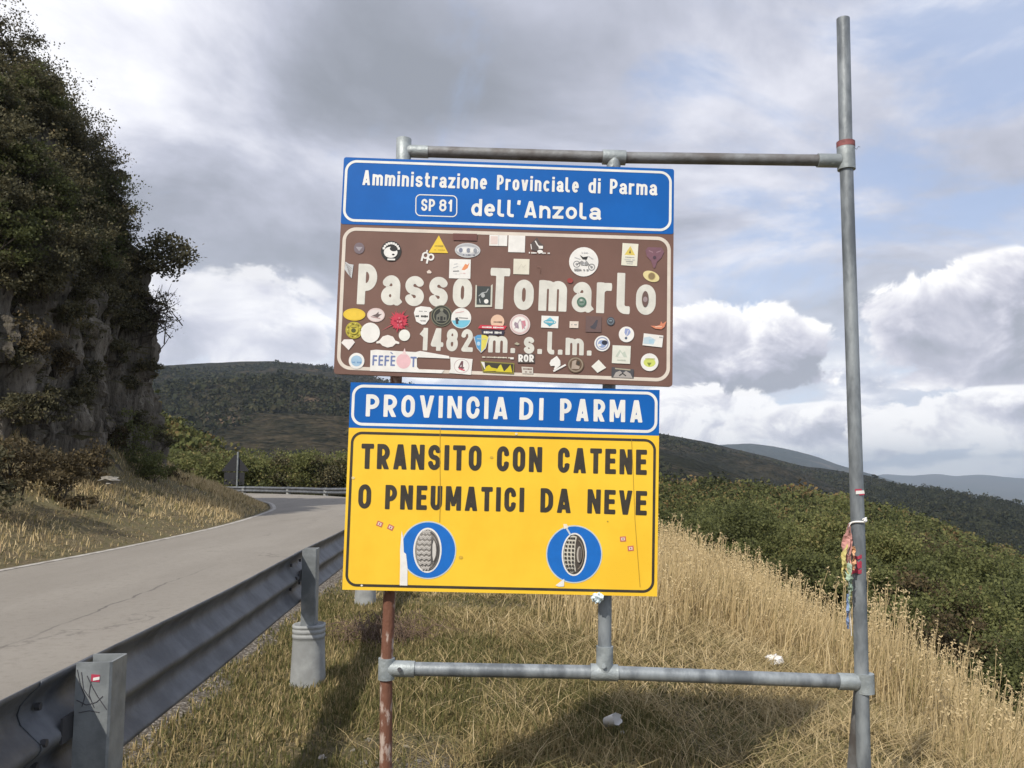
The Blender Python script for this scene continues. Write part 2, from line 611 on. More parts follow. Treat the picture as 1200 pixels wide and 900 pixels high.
def ground_mat():
    m = bpy.data.materials.new('dry_ground')
    m.use_nodes = True
    N = NT(m.node_tree)
    p = N.n['Principled BSDF']
    tcn = N.new('ShaderNodeTexCoord')
    o = tcn.outputs['Object']
    a = N.remap(N.noise(o, 1.3, 6, 0.65), 0.35, 0.65)
    b_ = N.noise(o, 9.0, 6, 0.7)
    f = N.noise(N.vmath('MULTIPLY', o, (1, 2.5, 1)), 55.0, 5, 0.75)
    c = N.mix(a, (0.165, 0.130, 0.080), (0.165, 0.145, 0.078))
    c = N.mix(N.remap(b_, 0.42, 0.72), c, (0.095, 0.092, 0.040))
    c = N.mix(N.remap(f, 0.52, 0.72), c, (0.30, 0.23, 0.13))
    c = N.mix(N.remap(f, 0.46, 0.28), c, (0.055, 0.042, 0.026))
    # the valley floor further off is wooded
    sp = N.new('ShaderNodeSeparateXYZ')
    N.l.new(o, sp.inputs[0])
    wood = N.remap(sp.outputs[2], -0.9, -2.0)
    g = N.mix(N.noise(o, 0.6, 6, 0.7), (0.018, 0.026, 0.009), (0.060, 0.066, 0.022))
    c = N.mix(wood, c, g)
    # loose stones along the foot of the rail
    v = N.new('ShaderNodeTexVoronoi')
    v.inputs['Scale'].default_value = 38.0
    N.l.new(o, v.inputs['Vector'])
    tone = N.new('ShaderNodeSeparateColor')
    N.l.new(v.outputs['Color'], tone.inputs[0])
    st = N.mix(tone.outputs[0], (0.20, 0.175, 0.15), (0.44, 0.40, 0.345))
    st = N.mix(N.remap(v.outputs['Distance'], 0.25, 0.6), st, (0.13, 0.112, 0.09))
    lx = N.math('ADD', N.math('SUBTRACT', sp.outputs[0], N.math('MULTIPLY', N.math('SUBTRACT', sp.outputs[1], 2.3), -0.057)), 1.25)
    edge = N.math('ADD', lx, N.math('MULTIPLY', N.math('SUBTRACT', b_, 0.5), 0.35))
    strip = N.math('MULTIPLY', N.remap(edge, -0.30, -0.52), N.remap(edge, -1.5, -1.3))
    pd = N.math('ADD', N.math('POWER', N.math('SUBTRACT', sp.outputs[0], -0.45), 2.0), N.math('POWER', N.math('MULTIPLY', N.math('SUBTRACT', sp.outputs[1], 4.15), 0.8), 2.0))
    patch = N.remap(N.math('ADD', pd, N.math('MULTIPLY', N.math('SUBTRACT', b_, 0.5), 0.4)), 0.22, 0.06)
    sf = N.math('MAXIMUM', N.math('MULTIPLY', strip, N.remap(sp.outputs[1], 60, 40)), N.math('MULTIPLY', patch, 0.85))
    c = N.mix(sf, c, st)
    N.l.new(c, p.inputs['Base Color'])
    p.inputs['Roughness'].default_value = 0.95
    p.inputs['Specular IOR Level'].default_value = 0.15
    b = N.new('ShaderNodeBump')
    b.inputs['Strength'].default_value = 0.8
    b.inputs['Distance'].default_value = 0.02
    N.l.new(N.math('ADD', f, N.math('MULTIPLY', N.math('MULTIPLY', sf, v.outputs['Distance']), -1.2)), b.inputs['Height'])
    N.l.new(b.outputs[0], p.inputs['Normal'])
    return m


def hill_mat(name, base, alt, bare, scale, bare_amt, bscale):
    m = bpy.data.materials.new(name)
    m.use_nodes = True
    N = NT(m.node_tree)
    p = N.n['Principled BSDF']
    tcn = N.new('ShaderNodeTexCoord')
    o = tcn.outputs['Object']
    a = N.remap(N.noise(o, scale, 7, 0.62, 0.4), 0.38, 0.62)
    crown = N.new('ShaderNodeTexVoronoi')
    crown.inputs['Scale'].default_value = bscale
    N.l.new(o, crown.inputs['Vector'])
    sepc = N.new('ShaderNodeSeparateColor')
    N.l.new(crown.outputs['Color'], sepc.inputs[0])
    c = N.mix(a, base, alt)
    c = N.mix(N.math('MULTIPLY', sepc.outputs[0], 0.5), c, tuple(x * 0.45 for x in base))
    fine = N.noise(o, scale * 7.0, 7, 0.7)
    c = N.mix(N.remap(fine, 0.44, 0.62), c, tuple(x * 0.62 for x in base))
    nb = N.noise(N.vmath('MULTIPLY', o, (1, 1, 2.2)), scale * 0.8, 6, 0.6, 0.6)
    c = N.mix(N.math('MULTIPLY', N.remap(nb, 0.60, 0.70), bare_amt), c, bare)
    N.l.new(c, p.inputs['Base Color'])
    p.inputs['Roughness'].default_value = 1.0
    p.inputs['Specular IOR Level'].default_value = 0.0
    b = N.new('ShaderNodeBump')
    b.inputs['Strength'].default_value = 1.0
    b.inputs['Distance'].default_value = 0.7 / bscale
    N.l.new(N.math('SUBTRACT', 1.0, crown.outputs['Distance']), b.inputs['Height'])
    N.l.new(b.outputs[0], p.inputs['Normal'])
    return m


def rock_mat():
    m = bpy.data.materials.new('dark_mossy_rock')
    m.use_nodes = True
    N = NT(m.node_tree)
    p = N.n['Principled BSDF']
    tcn = N.new('ShaderNodeTexCoord')
    o = tcn.outputs['Object']
    st = N.vmath('MULTIPLY', o, (1.6, 1.6, 0.35))
    a = N.noise(st, 0.9, 8, 0.65, 0.6)
    f = N.noise(st, 5.0, 7, 0.7)
    c = N.ramp(a, [(0.28, (0.060, 0.053, 0.043)), (0.46, (0.15, 0.133, 0.108)), (0.58, (0.23, 0.205, 0.168)), (0.74, (0.38, 0.35, 0.30))])
    c = N.mix(N.remap(f, 0.52, 0.30), c, (0.035, 0.031, 0.026))
    geo = N.new('ShaderNodeNewGeometry')
    sn = N.new('ShaderNodeSeparateXYZ')
    N.l.new(geo.outputs['Normal'], sn.inputs[0])
    moss = N.math('ADD', sn.outputs[2], N.math('MULTIPLY', N.math('SUBTRACT', N.noise(o, 1.3, 6, 0.7), 0.5), 1.6))
    mc = N.mix(N.noise(o, 3.0, 5), (0.045, 0.046, 0.020), (0.12, 0.098, 0.044))
    c = N.mix(N.remap(moss, 0.35, 0.75), c, mc)
    N.l.new(c, p.inputs['Base Color'])
    p.inputs['Roughness'].default_value = 0.9
    p.inputs['Specular IOR Level'].default_value = 0.2
    b = N.new('ShaderNodeBump')
    b.inputs['Strength'].default_value = 1.0
    b.inputs['Distance'].default_value = 0.25
    N.l.new(N.math('ADD', a, N.math('MULTIPLY', f, 0.5)), b.inputs['Height'])
    N.l.new(b.outputs[0], p.inputs['Normal'])
    return m


M_road = road_mat()
M_ground = ground_mat()
M_rock = rock_mat()
M_line = mat('worn_road_paint', (0.46, 0.44, 0.40), 0.8, color2=(0.27, 0.245, 0.215), scale=5.0, lo=0.4, hi=0.62)
M_bark = mat('bark', (0.075, 0.060, 0.045), 0.9, color2=(0.035, 0.028, 0.022), scale=6, bump=0.4, bscale=25)
M_grass = tint_mat('meadow_grass', [(0.0, (0.050, 0.062, 0.020)), (0.3, (0.150, 0.145, 0.050)), (0.55, (0.30, 0.235, 0.110)), (0.8, (0.53, 0.41, 0.22)), (1.0, (0.64, 0.52, 0.31))], 0.8, 0.25)
M_leaf_dark = tint_mat('dark_foliage', [(0.0, (0.042, 0.041, 0.022)), (0.5, (0.105, 0.097, 0.052)), (0.85, (0.16, 0.14, 0.07)), (1.0, (0.21, 0.15, 0.07))], 0.75, 0.3)
M_leaf_green = tint_mat('green_foliage', [(0.0, (0.072, 0.082, 0.032)), (0.5, (0.145, 0.158, 0.056)), (0.85, (0.215, 0.22, 0.080)), (1.0, (0.29, 0.24, 0.10))], 0.75, 0.4)
M_leaf_brown = tint_mat('autumn_foliage', [(0.0, (0.045, 0.036, 0.020)), (0.5, (0.105, 0.080, 0.040)), (1.0, (0.24, 0.18, 0.085))], 0.8, 0.25)


# ================================================================== the setting
def smooth_path(pts, step):
    """Catmull-Rom through plan points, resampled at even steps"""
    P = [np.array(p, float) for p in pts]
    P = [2 * P[0] - P[1]] + P + [2 * P[-1] - P[-2]]
    out = []
    for i in range(1, len(P) - 2):
        for t in np.linspace(0, 1, 40, endpoint=False):
            a, b, c, d = P[i - 1], P[i], P[i + 1], P[i + 2]
            out.append(0.5 * ((2 * b) + (-a + c) * t + (2 * a - 5 * b + 4 * c - d) * t ** 2 + (-a + 3 * b - 3 * c + d) * t ** 3))
    out.append(P[-2])
    out = np.array(out)
    s = np.concatenate([[0], np.cumsum(np.linalg.norm(np.diff(out, axis=0), axis=1))])
    n = max(2, int(s[-1] / step) + 1)
    q = np.linspace(0, s[-1], n)
    return np.stack([np.interp(q, s, out[:, k]) for k in range(out.shape[1])], 1)


def rail_x(y):
    return -1.25 - 0.057 * (y - 2.3)


RAIL = smooth_path([(rail_x(-6), -6), (rail_x(2), 2), (rail_x(10), 10), (rail_x(18), 18), (rail_x(25), 25), (-3.5, 31.5), (-5.3, 38), (-8.7, 44.5), (-13.5, 49.0), (-20, 51.5), (-28, 52.5), (-45, 53)], 0.2)
LEFT = smooth_path([(-8.6, -20), (-7.6, 0), (-7.15, 8), (-6.95, 11.7), (-6.85, 15), (-7.0, 20), (-7.6, 25.5), (-8.55, 30.5), (-11.0, 37), (-15.5, 42.5), (-23, 45.3), (-45, 46.5)], 0.4)


def signed(x, y, path):
    """distance to a plan path, positive on its right-hand side"""
    x = np.asarray(x, float).ravel()
    y = np.asarray(y, float).ravel()
    p = path[::3]
    best = np.full(x.shape, 1e18)
    sg = np.ones(x.shape)
    for a, b in zip(p[:-1], p[1:]):
        d = b - a
        L = d @ d
        t = np.clip(((x - a[0]) * d[0] + (y - a[1]) * d[1]) / L, 0, 1)
        ex = x - (a[0] + d[0] * t)
        ey = y - (a[1] + d[1] * t)
        q = ex * ex + ey * ey
        cr = d[1] * ex - d[0] * ey
        u = q < best - 1e-9
        best[u] = q[u]
        sg[u] = np.sign(cr[u])
    return np.sqrt(best) * np.where(sg == 0, 1, sg)


def ground_z(x, y):
    x = np.asarray(x, float)
    y = np.asarray(y, float)
    shp = x.shape
    x = x.ravel()
    y = y.ravel()
    lx = signed(x, y, RAIL)
    t = -signed(x, y, LEFT)
    r = np.hypot(x, y)
    z = np.full(x.shape, -0.04)
    # verge and knoll on the valley side
    v = np.clip(lx + 0.8, 0, None)
    verge = -0.04 - 0.085 * sstep(v, 0.1, 0.7) - 0.040 * np.clip(v - 1.1, 0, 5)
    verge += (0.10 * fbm(x * 0.7, y * 0.7, 3, 5) + 0.05 * fbm(x * 2.4, y * 2.4, 3, 6)) * sstep(v, 0.5, 1.6)
    c = np.where(y < 17, 4.45 + 0.055 * (y - 5), 5.1)
    c = c * (1 - sstep(y, 18, 32)) + 2.6 * sstep(y, 18, 32)
    c = c + 0.5 * fbm(x * 0.3, y * 0.3, 2, 8)
    e = lx - c
    soft = np.where(e > 8, e, np.log1p(np.exp(np.clip(e * 1.6, -30, 30))) / 1.6)
    drop = 0.55 * np.minimum(soft, 14) + 0.30 * np.clip(soft - 14, 0, 220) + 0.10 * np.clip(soft - 234, 0, 3200)
    z = np.where(lx > -0.8, verge - drop, z)
    # bank under the rock on the other side
    q = np.clip(t, 0, None)
    bank = -0.04 + 0.10 * sstep(q, 0.0, 0.35) + 0.36 * np.clip(q - 0.3, 0, 5.5) + 0.45 * np.clip(q - 3.2, 0, 4) + (0.30 * fbm(x * 0.45, y * 0.45, 3, 9) + 0.10 * fbm(x * 1.7, y * 1.7, 3, 3)) * sstep(q, 0.4, 2.0)
    z = np.where(t > 0, bank, z)
    return z.reshape(shp)


def gz(x, y):
    return float(ground_z(np.array([x]), np.array([y]))[0])


# ground: one sheet from underfoot to the horizon
ang = np.concatenate([np.arange(-180, -48, 4.0), np.arange(-48, 44, 0.3), np.arange(44, 180.1, 4.0)])
rad = [0.4]
while rad[-1] < 11000:
    rad.append(rad[-1] * (1.018 if rad[-1] < 90 else 1.10))
rad = np.array(rad)
A, R = np.meshgrid(np.radians(ang), rad, indexing='ij')
gx = np.sin(A) * R
gy = np.cos(A) * R
gzz = ground_z(gx, gy)
v = np.stack([gx, gy, gzz], -1).reshape(-1, 3)
f = grid_faces(len(ang), len(rad))[:, ::-1]
g = bulk('ground', v, f, M_ground, smooth=True)
tag(g, 'dry grassy ground with loose stones falling away to the valley', kind='structure')
cv = np.array([[0, 0, gz(0, 0.4)]] + [[math.sin(a) * .4, math.cos(a) * .4, gz(math.sin(a) * .4, math.cos(a) * .4)] for a in np.radians(np.arange(0, 360, 30))])

# road and its worn edge line
n = 220
def resample(p, n):
    s = np.concatenate([[0], np.cumsum(np.linalg.norm(np.diff(p, axis=0), axis=1))])
    q = np.linspace(0, s[-1], n)
    return np.stack([np.interp(q, s, p[:, k]) for k in range(p.shape[1])], 1)


def offset(p, d):
    t = np.gradient(p, axis=0)
    t /= np.linalg.norm(t, axis=1)[:, None]
    return p + np.stack([t[:, 1], -t[:, 0]], 1) * d


def match(src, y0, n):
    return resample(src[src[:, 1] >= y0], n)


lf = match(LEFT, -19, n)
rt = match(np.vstack([[[-0.1, -19]], RAIL]), -19.1, n)
rt = offset(rt, -0.90)
K = 9
rows = []
for k in range(K):
    w = k / (K - 1)
    p = lf * (1 - w) + rt * w
    rows.append(np.column_stack([p, np.full(n, 0.0 + 0.03 * math.sin(math.pi * w))]))
v = np.stack(rows, 0).reshape(-1, 3)
rd = bulk('road', v, grid_faces(K, n)[:, ::-1], M_road, smooth=True)
tag(rd, 'pale worn asphalt road bending left behind the rock', kind='structure')
LN = match(LEFT, -19, 500)
a = offset(LN, 0.07)
b = offset(LN, 0.19)
a = np.column_stack([a, np.full(500, 0.009)])
b = np.column_stack([b, np.full(500, 0.0105)])
ln = bulk('road_marking', np.stack([a, b], 0).reshape(-1, 3), grid_faces(2, 500)[:, ::-1], M_line)
tag(ln, 'worn pale edge line along the far side of the road', kind='structure')


# hills
def hill_layer(name, table, D, Dn, near, m, label, amp, nscale, px0, px1, step, rows=70, seed=1, power=1.0, sil=0.0, fall=0.12):
    xs = np.array([p[0] for p in table], float)
    ys = np.array([p[1] for p in table], float)
    nx_ = np.array([p[0] for p in near], float)
    ny_ = np.array([p[1] for p in near], float)
    px = np.arange(px0, px1 + step, step)
    py = np.interp(px, xs, ys)
    pn = np.interp(px, nx_, ny_)
    k = max(3, int(24 / step)) | 1
    ker = np.hanning(k + 2)[1:-1]
    ker /= ker.sum()
    py = np.convolve(np.pad(py, k // 2, mode='edge'), ker, 'valid')
    py = py + sil * fbm(px * 0.035, px * 0 + seed, 5, seed)
    V = []
    rr = np.concatenate([np.linspace(0, 1, rows), np.linspace(1.02, 1.18, 8)])
    for i, p in enumerate(px):
        Dc = D * (1 + 0.18 * float(vnoise(np.array([p * 0.006]), np.array([seed * 3.1]), seed)[0]))
        c = at(p, py[i], Dc)
        z0 = at(p, pn[i], Dn).z
        tx = c.x / Dc
        col_ = []
        for t in rr:
            if t <= 1:
                d = Dn + (Dc - Dn) * t
                z = z0 + (c.z - z0) * (t ** power)
            else:
                d = Dc * (1 + (t - 1))
                z = c.z - (t - 1) * Dc * fall * 4
            col_.append((tx * d, d, z))
        V.append(col_)
    V = np.array(V)
    w = np.concatenate([np.sin(np.linspace(0, 1, rows) * math.pi) ** 0.7, np.linspace(0, 1, 8)])
    V[:, :, 2] += amp * 2 * fbm(V[:, :, 0] / nscale, V[:, :, 1] / nscale, 6, seed, 0.55) * w[None, :]
    o = bulk(name, V.reshape(-1, 3), grid_faces(len(px), len(rr)), m, smooth=True)
    tag(o, label, kind='structure')
    return V[:, :rows]


M_hill = hill_mat('wooded_hill', (0.026, 0.027, 0.018), (0.062, 0.051, 0.033), (0.16, 0.115, 0.078), 0.014, 0.85, 0.2)
M_hill_b = hill_mat('far_wooded_hill', (0.030, 0.036, 0.022), (0.055, 0.052, 0.032), (0.17, 0.13, 0.095), 0.0022, 0.8, 0.05)
M_ridge = hill_mat('dark_wooded_ridge', (0.038, 0.043, 0.022), (0.052, 0.053, 0.028), (0.10, 0.075, 0.05), 0.012, 0.5, 0.16)
M_slope = hill_mat('scrub_slope', (0.04, 0.048, 0.018), (0.08, 0.08, 0.032), (0.11, 0.085, 0.045), 0.05, 0.3, 0.5)
M_mount = mat('distant_mountain', (0.06, 0.07, 0.06), 1.0, color2=(0.09, 0.085, 0.075), scale=0.0012, spec=0.0)
M_bank = hill_mat('grassy_bank', (0.040, 0.043, 0.016), (0.105, 0.085, 0.036), (0.17, 0.125, 0.06), 0.15, 0.7, 1.2)

hill_layer('mountain_range', [(-100, 545), (500, 548), (1000, 560), (1040, 555), (1062, 558), (1095, 554.5), (1120, 559), (1150, 556), (1200, 561), (1400, 558), (1700, 562)], 9000, 6000,
           [(-100, 590), (1700, 590)], M_mount, 'pale blue mountain range along the horizon', 25, 1200, 300, 1800, 4, 20, 31, 1.0, 3)
hill_layer('far_hill', [(300, 560), (700, 545), (800, 529), (846, 521), (880, 520), (915, 524), (950, 533), (985, 546), (1020, 555), (1060, 568), (1200, 600)], 4200, 2600,
           [(300, 610), (1200, 610)], M_hill_b, 'bluish hill with a rounded top further off', 45, 600, 640, 1160, 2, 50, 12, 1.0, 2)
HD = hill_layer('wooded_hill', [(-300, 470), (60, 440), (150, 431), (195, 428), (235, 425.5), (280, 423.5), (320, 423), (345, 425), (380, 431), (403, 437), (480, 455), (600, 478), (700, 492), (775, 508),
                                (830, 519), (860, 526), (900, 535), (940, 546), (985, 552), (1020, 557), (1050, 567), (1085, 576), (1140, 590), (1300, 640)], 1150, 380,
                [(-300, 585), (400, 565), (775, 585), (900, 606), (960, 640), (1040, 690), (1100, 720)], M_hill, 'broad dark wooded hill behind the road and the sign', 34, 210, -320, 1100, 2, 110, 21, 0.85, 2)
HC = hill_layer('wooded_ridge', [(700, 640), (850, 606), (920, 589), (985, 577), (1010, 574), (1045, 571), (1075, 572), (1100, 574), (1140, 582), (1180, 592), (1220, 603), (1400, 640)], 760, 330,
                [(700, 660), (1400, 720)], M_ridge, 'dark wooded ridge running down to the right', 14, 110, 760, 1420, 2, 60, 14, 0.9, 3)
HB = hill_layer('scrub_slope', [(560, 574), (700, 572), (775, 575), (830, 579), (900, 586), (960, 593), (1000, 599), (1040, 608), (1080, 620), (1120, 633), (1160, 648), (1200, 663), (1300, 698), (1500, 748)], 185, 30,
                [(560, 700), (775, 700), (900, 712), (1200, 800), (1500, 900)], M_slope, 'valley slope of green and rusty scrub beyond the crest', 3.0, 28, 540, 1520, 3, 60, 17, 0.7, 2)
HK = hill_layer('grassy_bank', [(-100, 420), (100, 455), (165, 472), (197, 488), (225, 503), (253, 520), (290, 542), (330, 560), (380, 572)], 82, 60,
                [(-100, 570), (200, 572), (380, 580)], M_bank, 'scrubby bank rising to the left behind the far guardrail', 1.2, 9, -120, 384, 2, 40, 19, 0.8, 2)

# haze
hz_m = bpy.data.materials.new('valley_haze')
hz_m.use_nodes = True
N = NT(hz_m.node_tree)
N.n.remove(N.n['Principled BSDF'])
pv = N.new('ShaderNodeVolumePrincipled')
pv.inputs['Color'].default_value = (0.72, 0.85, 1.0, 1)
pv.inputs['Density'].default_value = 0.00011
pv.inputs['Anisotropy'].default_value = 0.2
N.l.new(pv.outputs[0], N.n['Material Output'].inputs['Volume'])
mb = MB()
mb.box((-13500, -13500, -460), (13500, 13500, 215))
hz_o = mb.build('haze', hz_m)
tag(hz_o, 'thin blue haze over the valley', kind='stuff')


# rock beside the road
base = smooth_path([(-30, 3), (-21, 7), (-15.5, 12), (-12.8, 16), (-11.6, 19.5), (-11.4, 23), (-11.8, 26), (-12.1, 28.2), (-13.0, 30), (-16, 31.6), (-26, 33), (-40, 34)], 0.12)
nb = len(base)
s = np.arange(nb) * 0.12
tan = np.gradient(base, axis=0)
tan /= np.linalg.norm(tan, axis=1)[:, None]
outn = np.stack([tan[:, 1], -tan[:, 0]], 1)
# broaden so that the normal turns slowly round the corner
k = 27
outn = np.stack([np.convolve(np.pad(outn[:, j], k // 2, mode='edge'), np.ones(k) / k, 'valid') for j in range(2)], 1)
outn /= np.linalg.norm(outn, axis=1)[:, None]
nt = 200
ZB = [-.6, 0, 3, 6, 7.3, 8.4, 9.7, 11.3, 12.8, 14.4, 17, 20]
BB = [-.1, 0.0, 0.1, .2, .45, .9, 1.5, 2.3, 3.7, 5.3, 9, 15]
hs = 1 + 0.16 * fbm(s * 0.16, s * 0, 3, 3) - 0.55 * (1 - sstep(base[:, 1], 12, 22))
V = np.zeros((nb, nt, 3))
for j in range(nt):
    t = j / (nt - 1)
    z0 = -0.6 + 19.6 * t ** 1.15
    back = np.interp(z0, ZB, BB)
    zs = np.where(z0 > 0, z0 * hs, z0)
    n_big = fbm(s * 0.42, zs * 0.22, 4, 41)
    crack = np.abs(fbm(s * 0.9 + 0.5 * fbm(s * .3, zs * .5, 2, 4), zs * 0.10, 4, 51)) * 2
    ledge = fbm(s * 0.30, zs * 1.1, 4, 61)
    fine = fbm(s * 3.0, zs * 2.4, 4, 71)
    slab = vnoise(np.floor(s * 1.15 + 1.2 * fbm(zs * .35, s * .2, 2, 7)) * 7.31, np.floor(zs * .42 + 1.1 * fbm(s * .5, zs * .1, 2, 9)) * 3.17, 83) - .5
    slab2 = vnoise(np.floor(s * 2.7 + 1.5 * fbm(zs * .6, s * .4, 2, 17)) * 5.7, np.floor(zs * 1.0 + 1.3 * fbm(s * .9, zs * .3, 2, 19)) * 9.1, 87) - .5
    fis = np.abs(fbm(s * 1.7 + 0.8 * fbm(zs * .8, s * .3, 2, 4), zs * 0.16, 3, 55)) * 2
    d = 1.4 * n_big + 1.1 * np.minimum(crack, 0.45) + 0.6 * ledge + 0.55 * fine + 0.85 * slab + 0.42 * slab2 - 0.9 * np.clip(.10 - fis, 0, 1) / .10 * .8 - 0.2
    V[:, j, 0] = base[:, 0] + outn[:, 0] * (d - back)
    V[:, j, 1] = base[:, 1] + outn[:, 1] * (d - back)
    V[:, j, 2] = zs + 0.35 * fine
ROCKV = V
rk = bulk('rock_cliff', V.reshape(-1, 3), grid_faces(nb, nt)[:, ::-1], M_rock, smooth=False)
tag(rk, 'dark fissured rock face beside the road', kind='structure')


# ================================================================== guardrail
s_r = np.concatenate([[0], np.cumsum(np.linalg.norm(np.diff(RAIL, axis=0), axis=1))])


def rail_at(s):
    p = np.array([np.interp(s, s_r, RAIL[:, 0]), np.interp(s, s_r, RAIL[:, 1])])
    q = np.array([np.interp(s + .1, s_r, RAIL[:, 0]), np.interp(s + .1, s_r, RAIL[:, 1])])
    r = np.array([np.interp(s - .1, s_r, RAIL[:, 0]), np.interp(s - .1, s_r, RAIL[:, 1])])
    t = q - r
    t /= np.linalg.norm(t)
    return Vector((p[0], p[1], 0)), Vector((t[0], t[1], 0)), Vector((t[1], -t[0], 0))


S0 = float(np.interp(2.53, RAIL[:, 1], s_r))
PITCH_P = 3.48
guard = empty('guardrail', (rail_x(2.53), 2.53, -0.12), 'long galvanised steel guardrail on posts along the outer edge of the road', 'guardrail')
PROF0 = [(0.012, .780), (0.016, .768), (0.040, .752), (0.072, .722), (0.080, .700), (0.068, .676), (0.030, .648), (0.004, .630), (0.0, .620), (0.004, .610),
        (0.030, .592), (0.068, .564), (0.080, .540), (0.072, .518), (0.040, .488), (0.016, .472), (0.012, .460)]
PROF = [(d_ * 0.85, .780 - (.780 - h_) * 1.10) for d_, h_ in PROF0]


def sag_far(s):
    return -0.42 * float(sstep(s, 42.0, 54.0))


k0, k1 = -2, 17
for k in range(k0, k1):
    a, b = S0 + k * PITCH_P - 0.17, S0 + (k + 1) * PITCH_P + 0.17
    if b > s_r[-1] - 0.3:
        break
    lift = 0.005 if k % 2 else 0.0
    mb = MB()
    m = max(4, int((b - a) / 0.25))
    vs = []
    for i in range(m + 1):
        s = a + (b - a) * i / m
        P, T_, R_ = rail_at(s)
        sag = 0.004 * math.sin(s * 1.7) + sag_far(s)
        for (d, h) in PROF:
            vs.append(P - R_ * (d + lift) + Vector((0, 0, h + sag)))
    q = len(PROF)
    fs = [(i * q + j, (i + 1) * q + j, (i + 1) * q + j + 1, i * q + j + 1) for i in range(m) for j in range(q - 1)]
    mb.add(vs, fs, 0, True)
    o = mb.build('rail_panel', M_rail, guard)
    sm = o.modifiers.new('thickness', 'SOLIDIFY')
    sm.thickness = 0.004
    sm.offset = 0
for k in range(k0, k1):
    s = S0 + k * PITCH_P
    if s > s_r[-1] - 1:
        break
    P, T_, R_ = rail_at(s)
    far = s > 12
    zg = gz(P.x + R_.x * .06, P.y + R_.y * .06)

    def pt(r, t, z):
        return P + R_ * r + T_ * t + Vector((0, 0, z))

    mb = MB()
    th = 0.006
    top = 0.795 + (0.004 * ((k * 7) % 3)) + sag_far(s)
    prof = [(0.006, 0), (0.100, 0), (0.106, 0.006), (0.106, 0.114), (0.100, 0.12), (0.006, 0.12), (0.006, 0.113), (0.096, 0.113), (0.099, 0.110), (0.099, 0.010), (0.096, 0.007), (0.006, 0.007)]
    loop = [pt(r, t, zg - 0.35) for r, t in prof]
    mb.prism([pt(r, t, zg - 0.3) for r, t in reversed(prof)], (0, 0, top - zg + 0.3), 0)
    post = mb.build('post', [M_rail_pale, M_rust_edge], guard)
    if k == 0:
        post['label'] = 'near post with a small red and white sticker and dark scrawl'
    # bolt heads and clamp plate where the panels overlap
    mb = MB()
    mb.prism([pt(-0.004, -0.06, .585), pt(-0.004, 0.20, .585), pt(-0.004, 0.20, .655), pt(-0.004, -0.06, .655)], R_ * 0.007)
    if k in (0, 1, 2):
        mb.build('clamp_plate', M_bolt, post)
    for (t, h) in ((-0.10, .70), (-0.10, .54), (-0.16, .62), (0.22, .70), (0.22, .54)):
        if k not in (0, 1, 2):
            break
        mb = MB()
        c = pt(-0.055 if h != .62 else -0.006, t, h)
        ring = [c + T_ * (0.011 * math.cos(x)) + Vector((0, 0, 0.011 * math.sin(x))) for x in [i * math.pi / 3 for i in range(6)]]
        mb.prism(ring, R_ * 0.014)
        mb.build('bolt', M_bolt, post)
    # pale sleeve round the foot
    mb = MB()
    c = pt(0.055, 0.06, 0)
    lev = [(-0.25, .120), (0.0, .118), (0.03, .117), (0.30, .107), (0.318, .107), (0.321, .1105), (0.340, .1105), (0.343, .107), (0.352, .107), (0.355, .1105), (0.374, .1105), (0.377, .108), (0.386, .108), (0.389, .112), (0.405, .111), (0.409, .098), (0.402, .09)]
    n = 28
    vs = []
    for (z, r) in lev:
        for i in range(n):
            x = 2 * math.pi * i / n
            cx, sx = math.cos(x), math.sin(x)
            p = 0.75
            vs.append(c + R_ * (r * math.copysign(abs(cx) ** p, cx)) + T_ * (r * math.copysign(abs(sx) ** p, sx)) + Vector((0, 0, zg + z)))
    fs = [(i * n + j, i * n + (j + 1) % n, (i + 1) * n + (j + 1) % n, (i + 1) * n + j) for i in range(len(lev) - 1) for j in range(n)]
    fs.append(tuple((len(lev) - 1) * n + j for j in range(n)))
    mb.add(vs, fs, 0, True)
    mb.build('post_sleeve', M_sleeve, post)
    if k == 0:
        mb = MB()
        y = -0.0015
        mb.prism([pt(.050, y, .742), pt(.074, y, .740), pt(.074, y, .760), pt(.050, y, .762)], T_ * 0.001, 0)
        mb.prism([pt(.056, y - .001, .744), pt(.074, y - .001, .747), pt(.074, y - .001, .755), pt(.056, y - .001, .752)], T_ * 0.0008, 1)
        mb.build('sticker', [mat('red_sticker', (0.42, 0.04, 0.08), 0.6), M_white_film], post)
        mb = MB()
        for line in ([(.010, .775), (.020, .735), (.035, .700), (.028, .672)], [(.038, .758), (.055, .725), (.070, .700), (.098, .662)], [(.012, .690), (.040, .676), (.068, .684), (.085, .700)],
                     [(.022, .768), (.030, .720), (.052, .690)], [(.050, .742), (.046, .705), (.062, .668)], [(.020, .655), (.050, .660), (.078, .655)]):
            mb.tube([pt(r, -0.0005, z) for r, z in line], 0.0013, 5)
        mb.build('scrawl', M_scratch, post)

# back of a warning sign beyond the bend
mb = MB()
bx, by = -17.9, 54.2
bzz = gz(bx, by)
sb = empty('warning_sign', (bx, by, bzz), 'back of a dark triangular warning sign with a plate under it beyond the far guardrail', 'road sign')
mb.tube([(bx + .55, by, bzz - .3), (bx + .55, by, 2.45)], 0.06, 10)
mb.build('post', M_rail_pale, sb)
M_signback = mat('dull_sign_back', (0.014, 0.015, 0.020), 0.7, var=0.2, scale=3)
mb = MB()
tri = [(bx - .42, 1.22), (bx + 1.20, 1.22), (bx + 1.24, 1.30), (bx + .45, 2.28), (bx + .33, 2.28), (bx - .46, 1.30)]
mb.prism([(x, by + .07, z) for x, z in tri], (0, 0.03, 0))
mb.build('triangular_plate', M_signback, sb)
mb = MB()
mb.box((bx - .30, by + .07, .38), (bx + .98, by + .10, 1.16))
mb.build('lower_plate', M_signback, sb)


